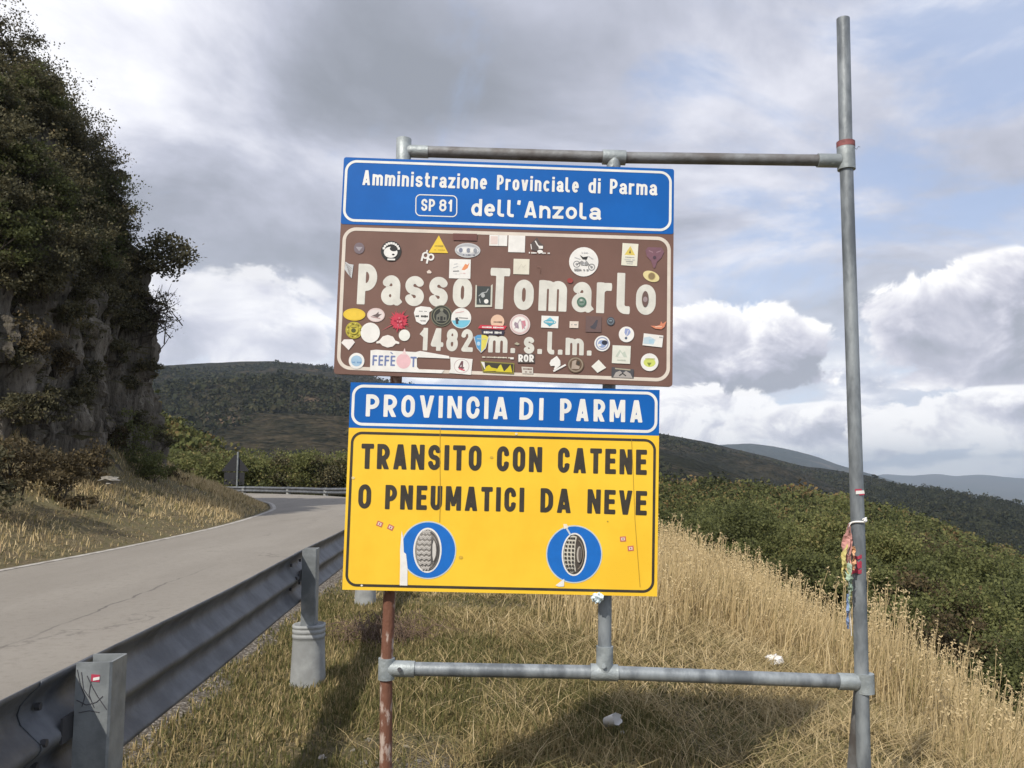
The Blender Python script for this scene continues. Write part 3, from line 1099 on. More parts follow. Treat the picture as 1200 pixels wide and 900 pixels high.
# ================================================================== lettering drawn stroke by stroke
def arc(cx, cy, rx, ry, a0, a1, n=18):
    return [(cx + rx * math.cos(math.radians(a)), cy + ry * math.sin(math.radians(a))) for a in np.linspace(a0, a1, n)]


def glyph(ch, w, wf=1.0):
    """strokes of one character (cap height 1) -> (centre width, [(points, closed)])"""
    h = w / 2
    b, t = h, 1 - h
    X = 0.74 - h
    W = 0.30 * wf
    S = []

    def st(pts, closed=False, k=1.0):
        S.append((pts, closed, k))

    def oval(W, y0, y1):
        ry = min((y1 - y0) / 2, W * 0.72)
        st(arc(W / 2, y1 - ry, W / 2, ry, 0, 180) + arc(W / 2, y0 + ry, W / 2, ry, 180, 360) + [(W, y1 - ry)], True)

    if ch in 'PR':
        m = 0.43
        st([(0, 0), (0, 1)])
        st([(0, t), (W * .4, t)] + arc(W * .4, (t + m) / 2, W * .62, (t - m) / 2, 90, -90) + [(W * .4, m), (0, m)])
        if ch == 'R':
            st([(W * .42, m), (W * 1.06, -.08)])
    elif ch in 'O0':
        W *= 1.05
        oval(W, b, t)
    elif ch == 'V':
        W *= 1.15
        st([(-.02, 1.1), (W / 2, -.06)])
        st([(W + .02, 1.1), (W / 2, -.06)])
    elif ch == 'I':
        W = 0
        st([(0, 0), (0, 1)])
    elif ch == 'N':
        W *= 1.15
        st([(0, 0), (0, 1)])
        st([(W, 0), (W, 1)])
        st([(-.01, 1.08), (W + .01, -.08)], False, .80)
    elif ch == 'C':
        ry = W * .72
        st([(W, .64)] + arc(W / 2, t - ry, W / 2, ry, 0, 180) + arc(W / 2, b + ry, W / 2, ry, 180, 360) + [(W, .36)])
    elif ch == 'A':
        W *= 1.2
        st([(-.005, -.08), (W / 2, 1.06)])
        st([(W + .005, -.08), (W / 2, 1.06)])
        st([(W * .15, .24), (W * .85, .24)])
    elif ch == 'D':
        st([(0, 0), (0, 1)])
        ry = .30
        st([(0, t), (W * .3, t)] + arc(W * .3, t - ry, W * .7, ry, 90, 0) + arc(W * .3, b + ry, W * .7, ry, 0, -90) + [(W * .3, b), (0, b)])
    elif ch == 'M':
        W *= 1.58
        st([(0, 0), (0, 1)])
        st([(W, 0), (W, 1)])
        st([(.01, 1.14), (W / 2, .20)], False, .76)
        st([(W - .01, 1.14), (W / 2, .20)], False, .76)
    elif ch == 'T':
        W *= 0.95
        st([(-h, t), (W + h, t)])
        st([(W / 2, 0), (W / 2, t)])
    elif ch == 'S':
        q = (t - b) / 4
        st([(W * .98, .70)] + arc(W / 2, t - q, W / 2, q, 10, 180)[1:] + arc(W / 2, t - q, W / 2, q, 180, 250)[1:] + arc(W / 2, b + q, W / 2, q, 70, 0) + arc(W / 2, b + q, W / 2, q, 0, -170)[1:] + [(W * .02, .30)])
    elif ch in 'EF':
        W *= 0.85
        st([(0, 0), (0, 1)])
        st([(0, t), (W + h, t)])
        st([(0, .52), (W + h * .6, .52)])
        if ch == 'E':
            st([(0, b), (W + h, b)])
    elif ch == 'U':
        ry = W * .72
        st([(0, 1)] + arc(W / 2, b + ry, W / 2, ry, 180, 360) + [(W, 1)])
    elif ch == 'H':
        st([(0, 0), (0, 1)])
        st([(W, 0), (W, 1)])
        st([(0, .5), (W, .5)])
    elif ch == 'G':
        ry = W * .72
        st([(W, .66)] + arc(W / 2, t - ry, W / 2, ry, 0, 180) + arc(W / 2, b + ry, W / 2, ry, 180, 360) + [(W, .46), (W * .55, .46)])
    elif ch == 'L':
        st([(0, 1), (0, b), (W + h, b)])
    elif ch == '1':
        W = .16
        st([(W, 0), (W, 1)])
        st([(-.02, .66), (W, .90)])
    elif ch == '4':
        W *= 1.1
        st([(W * .72, 0), (W * .72, 1)])
        st([(W * .66, 1.02), (0, .28), (W + h, .28)])
    elif ch == '8':
        q1, q2 = .205, .24
        oval(W * .92, 1 - h - 2 * q1 + .02, t)
        n = len(S)
        S[-1] = ([(x + W * .04, y) for x, y in S[-1][0]], True, 1.0)
        oval(W, b, b + 2 * q2 - .01)
    elif ch == '2':
        q = .22
        st([(0, .68)] + arc(W / 2, t - q, W / 2, q, 170, -20) + [(0.02, b), (W + h, b)])
    elif ch == 'a':
        st([(0.0, .53)] + arc(W * .52, X - .17, W * .48, .17, 150, 0) + [(W, .14), (W + h * .9, .03)])
        st(arc(W * .47, .235, W * .47, .235 - h, 0, 360, 28), True)
        st([(W * .5, .235 + .235 - h), (W, .235 + .235 - h)])
    elif ch == 'o':
        oval(W * 1.02, b, X)
        W *= 1.02
    elif ch == 'm':
        W *= 1.75
        st([(0, 0), (0, .74)])
        r = W / 4
        st([(0, X - r)] + arc(r, X - r * 1.1, r, r * 1.1, 180, 0) + [(2 * r, 0)])
        st([(2 * r, X - r)] + arc(3 * r, X - r * 1.1, r, r * 1.1, 180, 0) + [(4 * r, 0)])
    elif ch == 'n':
        st([(0, 0), (0, .74)])
        r = W / 2
        st([(0, X - r)] + arc(r, X - r * 1.1, r, r * 1.1, 180, 0) + [(W, 0)])
    elif ch == 'r':
        W *= .62
        st([(0, 0), (0, .74)])
        st([(0, X - .16)] + arc(W * .9, X - .16, W * .9, .16, 180, 90) + [(W + h * .9, X)])
    elif ch == 'i':
        W = 0
        st([(0, 0), (0, .74)])
        st([(0, .84), (0, .84 + w * .95)])
    elif ch == 'l':
        W *= .55
        st([(0, 1)] + arc(W * .8, b + .14, W * .8, .14, 180, 270) + [(W + h * .7, b)])
    elif ch == 's':
        q = (X - b) / 4
        st([(W * .95, .56)] + arc(W / 2, X - q, W / 2, q, 20, 180)[1:] + arc(W / 2, X - q, W / 2, q, 180, 250)[1:] + arc(W / 2, b + q, W / 2, q, 70, 0) + arc(W / 2, b + q, W / 2, q, 0, -160)[1:] + [(W * .0, .18)])
    elif ch == 't':
        W *= .62
        st([(W * .3, .95), (W * .3, b + .14)] + arc(W * .3 + .13, b + .14, .13, .14, 180, 270) + [(W + h, b)])
        st([(-h * .9, X), (W + h * .8, X)])
    elif ch == 'z':
        W *= .9
        st([(-h, X), (W + h, X)])
        st([(-h, b), (W + h, b)])
        st([(W, X), (0, b)])
    elif ch == 'e':
        ry = (X - b) / 2
        st([(W, b + ry), (W, b + ry * 1.02)] + arc(W / 2, b + ry, W / 2, ry, 4, 310, 34))
        st([(0, b + ry), (W, b + ry)])
    elif ch == 'v':
        W *= 1.05
        st([(-.01, .80), (W / 2, -.05)])
        st([(W + .01, .80), (W / 2, -.05)])
    elif ch == 'c':
        ry = (X - b) / 2
        st(arc(W * .52, b + ry, W * .52, ry, 48, 312, 30))
    elif ch == 'd':
        st([(W, 0), (W, 1)])
        oval(W, b, X)
    elif ch == "'":
        W = .02
        st([(.03, 1), (0, .74)])
    elif ch == '.':
        W = 0
        st([(0, 0), (0, w * 1.05)])
    elif ch == '-':
        W *= .5
        st([(-h * .5, .36), (W + h * .5, .36)])
    elif ch == '`':
        W = .12
        st([(0, 1), (W, .84)])
    top = .80 if ch == 'v' else 1.0
    return W, S, (0.74 if ch == 'v' else 1.0)


_GC = {}


def glyph_mesh(ch, w, wf, res):
    """filled outline of a glyph as polygons by following the edge of the inked area"""
    key = (ch, round(w, 4), round(wf, 4), res)
    if key in _GC:
        return _GC[key]
    W, S, top = glyph(ch, w, wf)
    x0, x1 = -w - .06, W + w + .06
    nx = int((x1 - x0) / res) + 2
    ny = int(1.08 / res) + 2
    xs = x0 + np.arange(nx) * res
    ys = -.04 + np.arange(ny) * res
    GX, GY = np.meshgrid(xs, ys, indexing='ij')
    sd = np.full(GX.shape, 9.0)
    w0 = w
    for pts, closed, kw in S:
        w = w0 * kw
        P = [np.array(p, float) for p in pts]
        if closed:
            P = P + [P[0]]
        d = np.full(GX.shape, 9.0)
        last = len(P) - 2
        for q, (a, b) in enumerate(zip(P[:-1], P[1:])):
            ab = b - a
            L = math.sqrt(ab @ ab)
            if L < 1e-6:
                continue
            u = ((GX - a[0]) * ab[0] + (GY - a[1]) * ab[1]) / L
            perp = np.abs((GX - a[0]) * ab[1] - (GY - a[1]) * ab[0]) / L
            t = np.clip(u / L, 0, 1)
            e = np.hypot(GX - a[0] - ab[0] * t, GY - a[1] - ab[1] * t) - w / 2
            if not closed and q == 0:
                e = np.where(u < 0, np.maximum(perp - w / 2, -u), e)
            if not closed and q == last:
                e = np.where(u > L, np.maximum(perp - w / 2, u - L), e)
            d = np.minimum(d, e)
        sd = np.minimum(sd, d)
    sd = np.maximum(sd, np.maximum(GY - top, -GY))
    ins = sd < 0
    verts, faces, idx = [], [], {}

    def vid(key, p):
        if key not in idx:
            idx[key] = len(verts)
            verts.append(p)
        return idx[key]

    full = ins[:-1, :-1] & ins[1:, :-1] & ins[1:, 1:] & ins[:-1, 1:]
    anyi = ins[:-1, :-1] | ins[1:, :-1] | ins[1:, 1:] | ins[:-1, 1:]
    for j in range(ny - 1):
        i = 0
        while i < nx - 1:
            if full[i, j]:
                k = i
                while k < nx - 1 and full[k, j]:
                    k += 1
                faces.append([vid((i, j), (xs[i], ys[j])), vid((k, j), (xs[k], ys[j])), vid((k, j + 1), (xs[k], ys[j + 1])), vid((i, j + 1), (xs[i], ys[j + 1]))])
                i = k
                continue
            if anyi[i, j]:
                c = [(i, j), (i + 1, j), (i + 1, j + 1), (i, j + 1)]
                poly = []
                for q in range(4):
                    A_, B_ = c[q], c[(q + 1) % 4]
                    if ins[A_]:
                        poly.append(vid(A_, (xs[A_[0]], ys[A_[1]])))
                    if ins[A_] != ins[B_]:
                        f = sd[A_] / (sd[A_] - sd[B_])
                        p = (xs[A_[0]] + (xs[B_[0]] - xs[A_[0]]) * f, ys[A_[1]] + (ys[B_[1]] - ys[A_[1]]) * f)
                        poly.append(vid((min(A_, B_), max(A_, B_)), p))
                if len(poly) >= 3:
                    faces.append(poly)
            i += 1
    _GC[key] = (W, verts, faces)
    return _GC[key]


SIGN_D = 3.6


def S(px, py, off=0.0):
    """a point on the upright plane of the sign, 'off' metres proud of it"""
    p = at(px, py, SIGN_D)
    p.y -= off
    return p


def lettering(mb, text, p0, p1, cap, w=0.2, track=0.13, off=0.0012, mi=0, res=0.03, space=0.34):
    """set a word from p0 to p1 (ink edge to ink edge along the baseline); the letters widen to fill the length"""
    A0, A1 = S(*p0), S(*p1)
    U = A1 - A0
    L = U.length
    U.normalize()
    Vv = Vector((-U.z, 0, U.x))
    cz = (S(p0[0], p0[1] - cap) - A0).length
    total = L / cz - track * (len(text) - 1)

    def natural(wf):
        return sum(glyph(ch, w, wf)[0] + w for ch in text)

    n0, n1 = natural(0.5), natural(1.5)
    wf = 1.0 if abs(n1 - n0) < 1e-6 else 0.5 + (total - n0) / (n1 - n0)
    wf = round(min(1.75 if cap < 22 else 1.4, max(0.6, wf)), 2)
    extra = (total - natural(wf)) / max(1, len(text) - 1)
    x = 0.0
    for ch in text:
        W, vs, fs = glyph_mesh(ch, w, wf, res)
        pts = []
        for gx_, gy_ in vs:
            p = A0 + U * ((x + w / 2 + gx_) * cz) + Vv * (gy_ * cz)
            p.y -= off
            pts.append(p)
        mb.add(pts, fs, mi)
        x += W + w + track + extra


def words(rows, material, parent):
    """each word its own mesh"""
    for row in rows:
        mb = MB()
        lettering(mb, *row[:-1], **row[-1]) if isinstance(row[-1], dict) else lettering(mb, *row)
        mb.build('lettering', material, parent)


# ================================================================== pipe frame
frame = empty('pipe_frame', at(1012, 900, 3.66), 'grey scaffold pipe frame with one tall post holding up the signs', 'sign frame')
PD = 3.668


def P3(px, py, d=PD):
    return at(px, py, d)


def down(p, z):
    q = p.copy()
    q.z = z
    return q


zr = gz(1.5, 3.67)
mb = MB()
bot = P3(1012, 905)
mb.tube([P3(988, 22), P3(991.5, 185), P3(999, 420), P3(1006, 640), P3(1012, 890), Vector((bot.x + .006, bot.y, zr - .4))], [.0285] * 6, 20)
tall = mb.build('tall_post', [M_galv], frame)
mb = MB()
mb.tube([P3(991, 171), P3(992, 199)], .0385, 20)
mb.build('coupling', M_fitting, tall)
mb = MB()
mb.tube([P3(1013, 789), P3(1013.6, 812)], .0385, 20)
mb.build('coupling', M_fitting, tall)
M_redband = mat('faded_red_band', (0.30, 0.10, 0.10), 0.7, var=0.4, scale=30)
mb = MB()
mb.tube([P3(991, 166.5), P3(991.2, 173)], .0395, 20)
mb.build('red_band', M_redband, tall)
mb = MB()
mb.tube([P3(1000, 172, 3.63), P3(1004, 175, 3.63), P3(1006, 171.5, 3.63), P3(1008, 172.5, 3.63)], .0012, 6)
mb.build('wire_end', M_bolt, tall)
# left post, galvanised at the head, rusty at the foot
mb = MB()
mb.tube([P3(473, 185), P3(463, 480), P3(455, 735), P3(452.6, 786)], .0255, 18)
lp = mb.build('left_post', M_rust, frame)
mb = MB()
q = P3(452, 900)
mb.tube([P3(452.6, 786), q, Vector((q.x - .004, q.y, gz(q.x, q.y) - .4))], .0262, 18)
mb.build('rusty_foot', M_rust, lp)['label'] = 'rust red foot of the left post with flaking paint'
mb = MB()
mb.tube([P3(473.6, 161.5), P3(473.4, 163), P3(472.6, 193)], [.022, .0335, .0335], 18)
mb.tube([P3(476, 177), P3(502, 178)], .0335 * .84, 18)
mb.build('pipe_fitting', M_fitting, lp)
mb = MB()
mb.tube([P3(453.2, 771), P3(452.5, 796)], .0345, 18)
mb.tube([P3(456, 783.2), P3(486, 784.2)], .0335, 18)
mb.build('pipe_fitting', M_fitting, lp)
# rails
mb = MB()
mb.tube([P3(478, 177), P3(720, 184.5), P3(989, 188.3)], .0255, 18)
tr = mb.build('top_rail', M_galv_dark, frame)
mb = MB()
mb.tube([P3(706, 184), P3(733, 185)], .033, 18)
mb.tube([P3(719.5, 186), P3(718.5, 204)], .031, 18)
mb.tube([P3(719, 196, 3.634), P3(719, 196, 3.626)], .008, 8)
mb.build('pipe_fitting', M_fitting, tr)
mb = MB()
mb.tube([P3(958, 188), P3(984, 188.5)], .0305, 18)
mb.build('pipe_fitting', M_fitting, tr)
mb = MB()
mb.tube([P3(462, 783.5), P3(708, 788), P3(1013, 799.5)], .0285, 18)
br = mb.build('bottom_rail', M_galv, frame)
mb = MB()
mb.tube([P3(692, 787.4), P3(724, 788.6)], .0345, 18)
mb.build('pipe_fitting', M_fitting, br)
mb = MB()
mb.tube([P3(982, 798.4), P3(1004, 799.2)], .0345, 18)
mb.build('pipe_fitting', M_fitting, br)
mb = MB()
mb.tube([P3(708.5, 786), P3(708.7, 757)], .0355, 18)
mb.tube([P3(707.5, 781, 3.632), P3(707.5, 781, 3.622)], .009, 8)
mb.build('pipe_fitting', M_fitting, br)
mb = MB()
mb.tube([P3(468, 784.5, 3.636), P3(468, 784.5, 3.622)], .009, 8)
mb.build('bolt', M_bolt, lp)
mb = MB()
mb.tube([P3(718.6, 198), P3(709, 700), P3(708.3, 786)], .0285, 18)
mb.build('middle_post', M_galv, frame)
# slanting stay behind the tall post
mb = MB()
pa = P3(1009, 790, 3.72)
pb = at(988, 955, 4.0)
pb.z = gz(pb.x, pb.y) - .15
mb.tube([pa, pb], .024, 14)
mb.build('stay', M_galv_dark, frame)
# bits stuck on the tall post
mb = MB()
for (px, py, a, b_, c) in ((1008, 577, 5, 2.2, 1), (1006, 574.5, 4, 1.6, 0), (1010, 579, 3, 1.5, 0)):
    pp = P3(px, py, 3.6375)
    mb.prism([pp + Vector((x * .0037, abs(x) * .0002, z * .0037)) for x, z in ((-a, -b_), (a, -b_ * .6), (a * .9, b_), (-a, b_ * .8))], (0, -.001 - .0006 * c, 0), c)
mb.build('sticker', [MATS['red_sticker'], M_white_film], tall)


# ================================================================== the two sign boards
def quad_map(TL, TR, BR, BL):
    def m(u, v, off=0.0):
        a = S(*TL) * (1 - u) + S(*TR) * u
        b = S(*BL) * (1 - u) + S(*BR) * u
        p = a * (1 - v) + b * v
        p.y -= off
        return p
    w = (S(*TR) - S(*TL)).length
    h = (S(*BL) - S(*TL)).length
    return m, w, h


def round_rect(m, w, h, l, t, r, b, rad, n=10):
    """outline inset from the panel's edges by l, t, r, b metres"""
    x0, x1, y0, y1 = l, w - r, t, h - b
    out = []
    for cx, cy, a0 in ((x1 - rad, y0 + rad, -90), (x1 - rad, y1 - rad, 0), (x0 + rad, y1 - rad, 90), (x0 + rad, y0 + rad, 180)):
        for k in range(n + 1):
            a = math.radians(a0 + 90 * k / n)
            out.append(((cx + rad * math.cos(a)) / w, (cy + rad * math.sin(a)) / h))
    return out


def ring(mb, m, A_, B_, off, mi=0):
    n = len(A_)
    vs = [m(u, v, off) for u, v in A_] + [m(u, v, off) for u, v in B_]
    mb.add(vs, [(i, (i + 1) % n, n + (i + 1) % n, n + i) for i in range(n)], mi)


def panel_ring(m, w, h, ins, th, rad, off, name, material, parent):
    l, t, r, b = [x * K_ for x in ins]
    mb = MB()
    ring(mb, m, round_rect(m, w, h, l, t, r, b, rad * K_), round_rect(m, w, h, l + th * K_, t + th * K_, r + th * K_, b + th * K_, (rad - th) * K_), off)
    return mb.build(name, material, parent)


K_ = (S(601, 300) - S(600, 300)).length
UP = ((403, 184), (790, 198), (788, 453), (391, 438))
m_u, w_u, h_u = quad_map(*UP)
pass_sign = empty('pass_sign', S(590, 453), 'big blue and brown mountain pass sign covered with stickers', 'road sign')


def board(m, name, material, parent, th=0.026, rad=0.012, w=1, h=1):
    mb = MB()
    lp_ = [m(u, v) for u, v in round_rect(m, w, h, 0, 0, 0, 0, rad, 4)]
    mb.prism(list(reversed(lp_)), (0, th, 0))
    return mb.build(name, material, parent)


board(m_u, 'board', M_board_brown, pass_sign, w=w_u, h=h_u)
BU = ((403.2, 184.2), (789.9, 198.2), (789.2, 274.5), (399.3, 262.5))
m_b, w_b, h_b = quad_map(*BU)
mb = MB()
lp_ = [m_b(u, v, 0.0005) for u, v in round_rect(m_b, w_b, h_b, 0, 0, 0, 0, .010, 4)]
mb.prism(list(reversed(lp_)), (0, -0.0008, 0))
bp = mb.build('blue_panel', M_board_blue, pass_sign)
panel_ring(m_b, w_b, h_b, (2.0, 3.2, 2.6, 3.2), 3.0, 14, 0.0022, 'border', M_white_film, bp)
words([
    ('Amministrazione', (424.5, 217), (570.5, 222.2), 17.5, .17, .13, .0024),
    ('Provinciale', (582, 222.6), (678, 226), 17.5, .17, .13, .0024),
    ('di', (689.5, 226.4), (703.5, 226.9), 17.5, .17, .13, .0024),
    ('Parma', (714.5, 227.3), (769.5, 229.3), 17.5, .17, .13, .0024),
    ('SP', (493.5, 247.2), (509.5, 247.6), 14, .17, .12, .0024),
    ('81', (514.5, 247.8), (529.5, 248.2), 14, .17, .12, .0024),
    ("dell'", (552, 253), (609.5, 255), 20, .18, .14, .0024),
    ('Anzola', (614, 255.2), (703.5, 258), 19.5, .18, .14, .0024),
], M_white_film, bp)
RB = ((487, 227.6), (536, 229.2), (535.8, 254.8), (486.6, 253.2))
m_r, w_r, h_r = quad_map(*RB)
panel_ring(m_r, w_r, h_r, (0, 0, 0, 0), 1.2, 6, 0.0023, 'route_frame', M_white_film, bp)
BR_ = ((399.3, 263), (789.2, 275), (788, 453), (391, 438))
m_n, w_n, h_n = quad_map(*BR_)
panel_ring(m_n, w_n, h_n, (3.0, 3.0, 3.0, 5.2), 4.0, 16, 0.0012, 'border', M_border_brown, pass_sign)
words([
    ('Passo', (418, 356.5), (552.5, 361), 47.5, .192, .12, .0012, 0, .024),
    ('Tomarlo', (573.5, 361.8), (768, 369.5), 48, .192, .12, .0012, 0, .024),
    ('1482', (491, 410.5), (553.5, 412.5), 26.5, .2, .14, .0012),
    ('m.', (572, 413.0), (603.5, 413.9), 26.5, .2, .14, .0012),
    ('s.', (613.5, 414.3), (635, 415.0), 26.5, .2, .14, .0012),
    ('l.', (641, 415.2), (659, 415.8), 26.5, .2, .14, .0012),
    ('m.', (662.5, 415.9), (693, 416.8), 26.5, .2, .14, .0012),
], M_letter_brown, pass_sign)
# hangers behind the board
mb = MB()
for yy in (230, 400):
    mb = MB()
    mb.prism([S(470, yy, -.028), S(720, yy + 9, -.028), S(720, yy + 19, -.028), S(470, yy + 10, -.028)], (0, .012, 0))
    mb.build('back_bracket', M_alu_back, pass_sign)


LO = ((411, 448), (773, 457), (770, 699), (401, 691))
m_l, w_l, h_l = quad_map(*LO)
snow = empty('winter_sign', S(590, 699), 'blue and yellow winter tyre notice below the brown pass sign', 'road sign')
board(m_l, 'board', M_alu_back, snow, w=w_l, h=h_l)
BL_ = ((411, 448), (773, 457), (772.3, 510.4), (408.8, 501))
m_k, w_k, h_k = quad_map(*BL_)
mb = MB()
mb.prism([m_k(0, 0, .0004), m_k(0, 1, .0004), m_k(1, 1, .0004), m_k(1, 0, .0004)], (0, -.0008, 0))
bl = mb.build('blue_panel', M_board_blue, snow)
panel_ring(m_k, w_k, h_k, (2.2, 2.4, 2.2, 2.6), 3.2, 13, .002, 'border', M_white_film, bl)
words([
    ('PROVINCIA', (428.5, 488), (595, 491.5), 26, .19, .21, .0022),
    ('DI', (608.5, 491.8), (636.5, 492.6), 26, .19, .21, .0022),
    ('PARMA', (656, 493), (753, 495.2), 26, .19, .21, .0022),
], MATS['white_reflective_film'], bl)
YL = ((408.8, 501.3), (772.3, 510.7), (770, 699), (401, 691))
m_y, w_y, h_y = quad_map(*YL)
mb = MB()
mb.prism([m_y(0, 0, .0004), m_y(0, 1, .0004), m_y(1, 1, .0004), m_y(1, 0, .0004)], (0, -.0008, 0))
yp = mb.build('yellow_panel', M_board_yellow, snow)
panel_ring(m_y, w_y, h_y, (3.0, 4.0, 3.4, 3.8), 3.0, 13, .002, 'border', M_black_film, yp)
words([
    ('TRANSITO', (423, 549.3), (564, 551.8), 29.5, .195, .15, .0022),
    ('CON', (582, 552.2), (635, 553.4), 29.5, .195, .15, .0022),
    ('CATENE', (653.5, 553.8), (757.5, 556.6), 29.5, .195, .15, .0022),
    ('O', (419.5, 595.8), (434.5, 596.1), 28.5, .195, .15, .0022),
    ('PNEUMATICI', (451, 596.6), (614, 600), 28.5, .195, .15, .0022),
    ('DA', (633, 600.4), (669, 601.3), 28.5, .195, .15, .0022),
    ('NEVE', (688, 601.6), (757.5, 604), 28.5, .195, .15, .0022),
], M_black_film, yp)


# ------------------------------------------------------------------ flat stickers
CM = {}


def cm(c):
    if c not in CM:
        CM[c] = mat('sticker_%d' % len(CM), c, 0.55, var=0.08, scale=25, spec=0.35)
    return CM[c]


WHT = (0.80, 0.79, 0.76)
CRM = (0.72, 0.69, 0.58)
BLK = (0.03, 0.03, 0.03)
GRY = (0.30, 0.30, 0.30)
LGR = (0.55, 0.56, 0.57)
BRN = (0.175, 0.085, 0.062)
YEL = (0.80, 0.56, 0.06)
OLV = (0.45, 0.38, 0.05)
RED = (0.60, 0.05, 0.08)
PNK = (0.75, 0.45, 0.45)
BLU = (0.06, 0.16, 0.50)
CYA = (0.18, 0.52, 0.68)
SKY_ = (0.35, 0.52, 0.68)
ORG = (0.75, 0.28, 0.12)
GRN = (0.08, 0.17, 0.12)
PUR = (0.20, 0.10, 0.13)


class Sticker:
    count = 0

    def __init__(self, cx, cy, rot=0.0, base=None):
        Sticker.count += 1
        self.c = (cx, cy)
        self.r = math.radians(rot + 1.6)
        self.off = (0.0022 + 0.00003 * Sticker.count) if base is None else base
        self.mb = MB()
        self.cols = []

    def pt(self, x, y):
        c, s = math.cos(self.r), math.sin(self.r)
        p = S(self.c[0] + x * c - y * s, self.c[1] + x * s + y * c)
        p.y -= self.off
        return p

    def mi(self, col):
        m = cm(col)
        if m not in self.cols:
            self.cols.append(m)
        return self.cols.index(m)

    def poly(self, pts, col):
        self.mb.add([self.pt(x, y) for x, y in pts], [tuple(reversed(range(len(pts))))], self.mi(col))
        self.off += 0.00022
        return self

    def rect(self, w, h, col, x=0, y=0):
        return self.poly([(x - w / 2, y - h / 2), (x + w / 2, y - h / 2), (x + w / 2, y + h / 2), (x - w / 2, y + h / 2)], col)

    def ell(self, rx, ry, col, x=0, y=0, a0=0, a1=360, n=28):
        a = [math.radians(q) for q in np.linspace(a0, a1, n, endpoint=(a1 - a0) < 359)]
        return self.poly([(x + rx * math.cos(q), y + ry * math.sin(q)) for q in a], col)

    def ringe(self, rx, ry, th, col, x=0, y=0, a0=0, a1=360, n=30):
        full = (a1 - a0) >= 359
        a = [math.radians(q) for q in np.linspace(a0, a1, n, endpoint=not full)]
        vs = [self.pt(x + rx * math.cos(q), y + ry * math.sin(q)) for q in a] + [self.pt(x + (rx - th) * math.cos(q), y + (ry - th) * math.sin(q)) for q in a]
        m = len(a)
        self.mb.add(vs, [((i + 1) % m, i, m + i, m + (i + 1) % m) for i in range(m if full else m - 1)], self.mi(col))
        self.off += 0.00022
        return self

    def line(self, pts, th, col):
        for (x0, y0), (x1, y1) in zip(pts[:-1], pts[1:]):
            dx, dy = x1 - x0, y1 - y0
            L = math.hypot(dx, dy) + 1e-9
            nx_, ny_ = -dy / L * th / 2, dx / L * th / 2
            self.poly([(x0 + nx_, y0 + ny_), (x0 - nx_, y0 - ny_), (x1 - nx_, y1 - ny_), (x1 + nx_, y1 + ny_)], col)
            self.off -= 0.00018
        self.off += 0.0002
        return self

    def script(self, x0, x1, y, h, col, seed, gap=0.32):
        """a row of small illegible marks, like print seen from afar"""
        r = random.Random(seed)
        x = x0
        while x < x1:
            w = r.uniform(.35, 1.0) * h
            if r.random() > gap:
                self.rect(w, h * r.uniform(.6, 1), col, x + w / 2, y)
                self.off -= 0.0002
            x += w + .3
        self.off += 0.0002
        return self

    def text(self, t, x0, x1, y, cap, col, w=.2, track=.14):
        c, s = math.cos(self.r), math.sin(self.r)
        f = lambda x, y: (self.c[0] + x * c - y * s, self.c[1] + x * s + y * c)
        lettering(self.mb, t, f(x0, y), f(x1, y), cap, w, track, self.off, self.mi(col), .05)
        self.off += 0.00022
        return self

    def done(self, label, parent=None, name='sticker'):
        o = self.mb.build(name, self.cols, parent or pass_sign)
        if label:
            o['label'] = label
        return o


Sticker(421, 291).ell(6.2, 6.6, (0.19, 0.15, 0.17)).poly([(-4, -1.5), (4, -1.5), (0, 3.5)], (0.36, 0.33, 0.36)).done('small faded grey disc sticker near the top left corner')
s_ = Sticker(458.5, 294.5).ell(12, 12, BLK)
for k in range(9):
    a = math.radians(200 + 140 * k / 8)
    s_.rect(2.6, 2.6, WHT, 9.3 * math.cos(a), 9.3 * math.sin(a))
s_.ell(8, 6.5, WHT, -.5, 1.5).ell(4.6, 3.0, BLK, 3, -2.8).ell(1.6, 1.0, BLK, 2.6, 4.0).rect(9, 2, WHT, .5, 9.8).done('black round sticker with a white face')
Sticker(514, 287).poly([(0, -11), (11.5, 9.5), (-11.5, 9.5)], YEL).script(-4.5, 4.5, 1.5, 2, (0.38, 0.26, 0.05), 3).script(-7, 7, 6, 1.3, (0.55, 0.36, 0.05), 4).done('yellow triangle warning sticker')
Sticker(501, 301, 12).ringe(4, 4.2, 2.0, WHT, -2.5, -1).rect(2.2, 9, WHT, -5.6, 2).ringe(4, 4.2, 2.0, WHT, 4, -.5).rect(2.2, 10, WHT, 1.0, 3).rect(1.6, 4, WHT, -2, -5.6).done('white cut out letter sticker below the yellow triangle')
Sticker(503, 318.5).poly([(-3, 0), (0, -2.4), (3, .5), (2, 2), (-2, 2)], (0.72, 0.62, 0.55)).done('tiny pale torn sticker scrap')
s_ = Sticker(548, 293.5).ell(15, 8.6, LGR).ell(13.6, 7.2, (0.42, 0.43, 0.46)).ell(13, 4.4, (0.68, 0.69, 0.70), 0, 0)
for q, c_ in ((-8, (0.20, 0.22, 0.30)), (-3, WHT), (1, (0.25, 0.27, 0.33)), (5, WHT), (9, (0.3, 0.32, 0.36))):
    s_.ell(2.2, 2.8, c_, q, .2)
s_.script(-8, 8, 5.4, 1.6, (0.18, 0.19, 0.24), 7).done('oval grey and white sticker')
Sticker(539, 315.2).rect(25, 22.6, WHT).poly([(2, 1), (6, -6), (9, -5), (11, -7.5), (9, -1), (5, 1.5)], ORG).line([(-7, -5), (-3, -6)], 1, LGR).line([(-8, -1), (-2, -3)], 1, LGR).line([(-8, 3), (-1, 2.5)], 1.2, GRY).script(1, 8, 5, 1.2, PNK, 9).script(-7, 0, 6, .9, LGR, 8).done('white square sticker with an orange leaf')
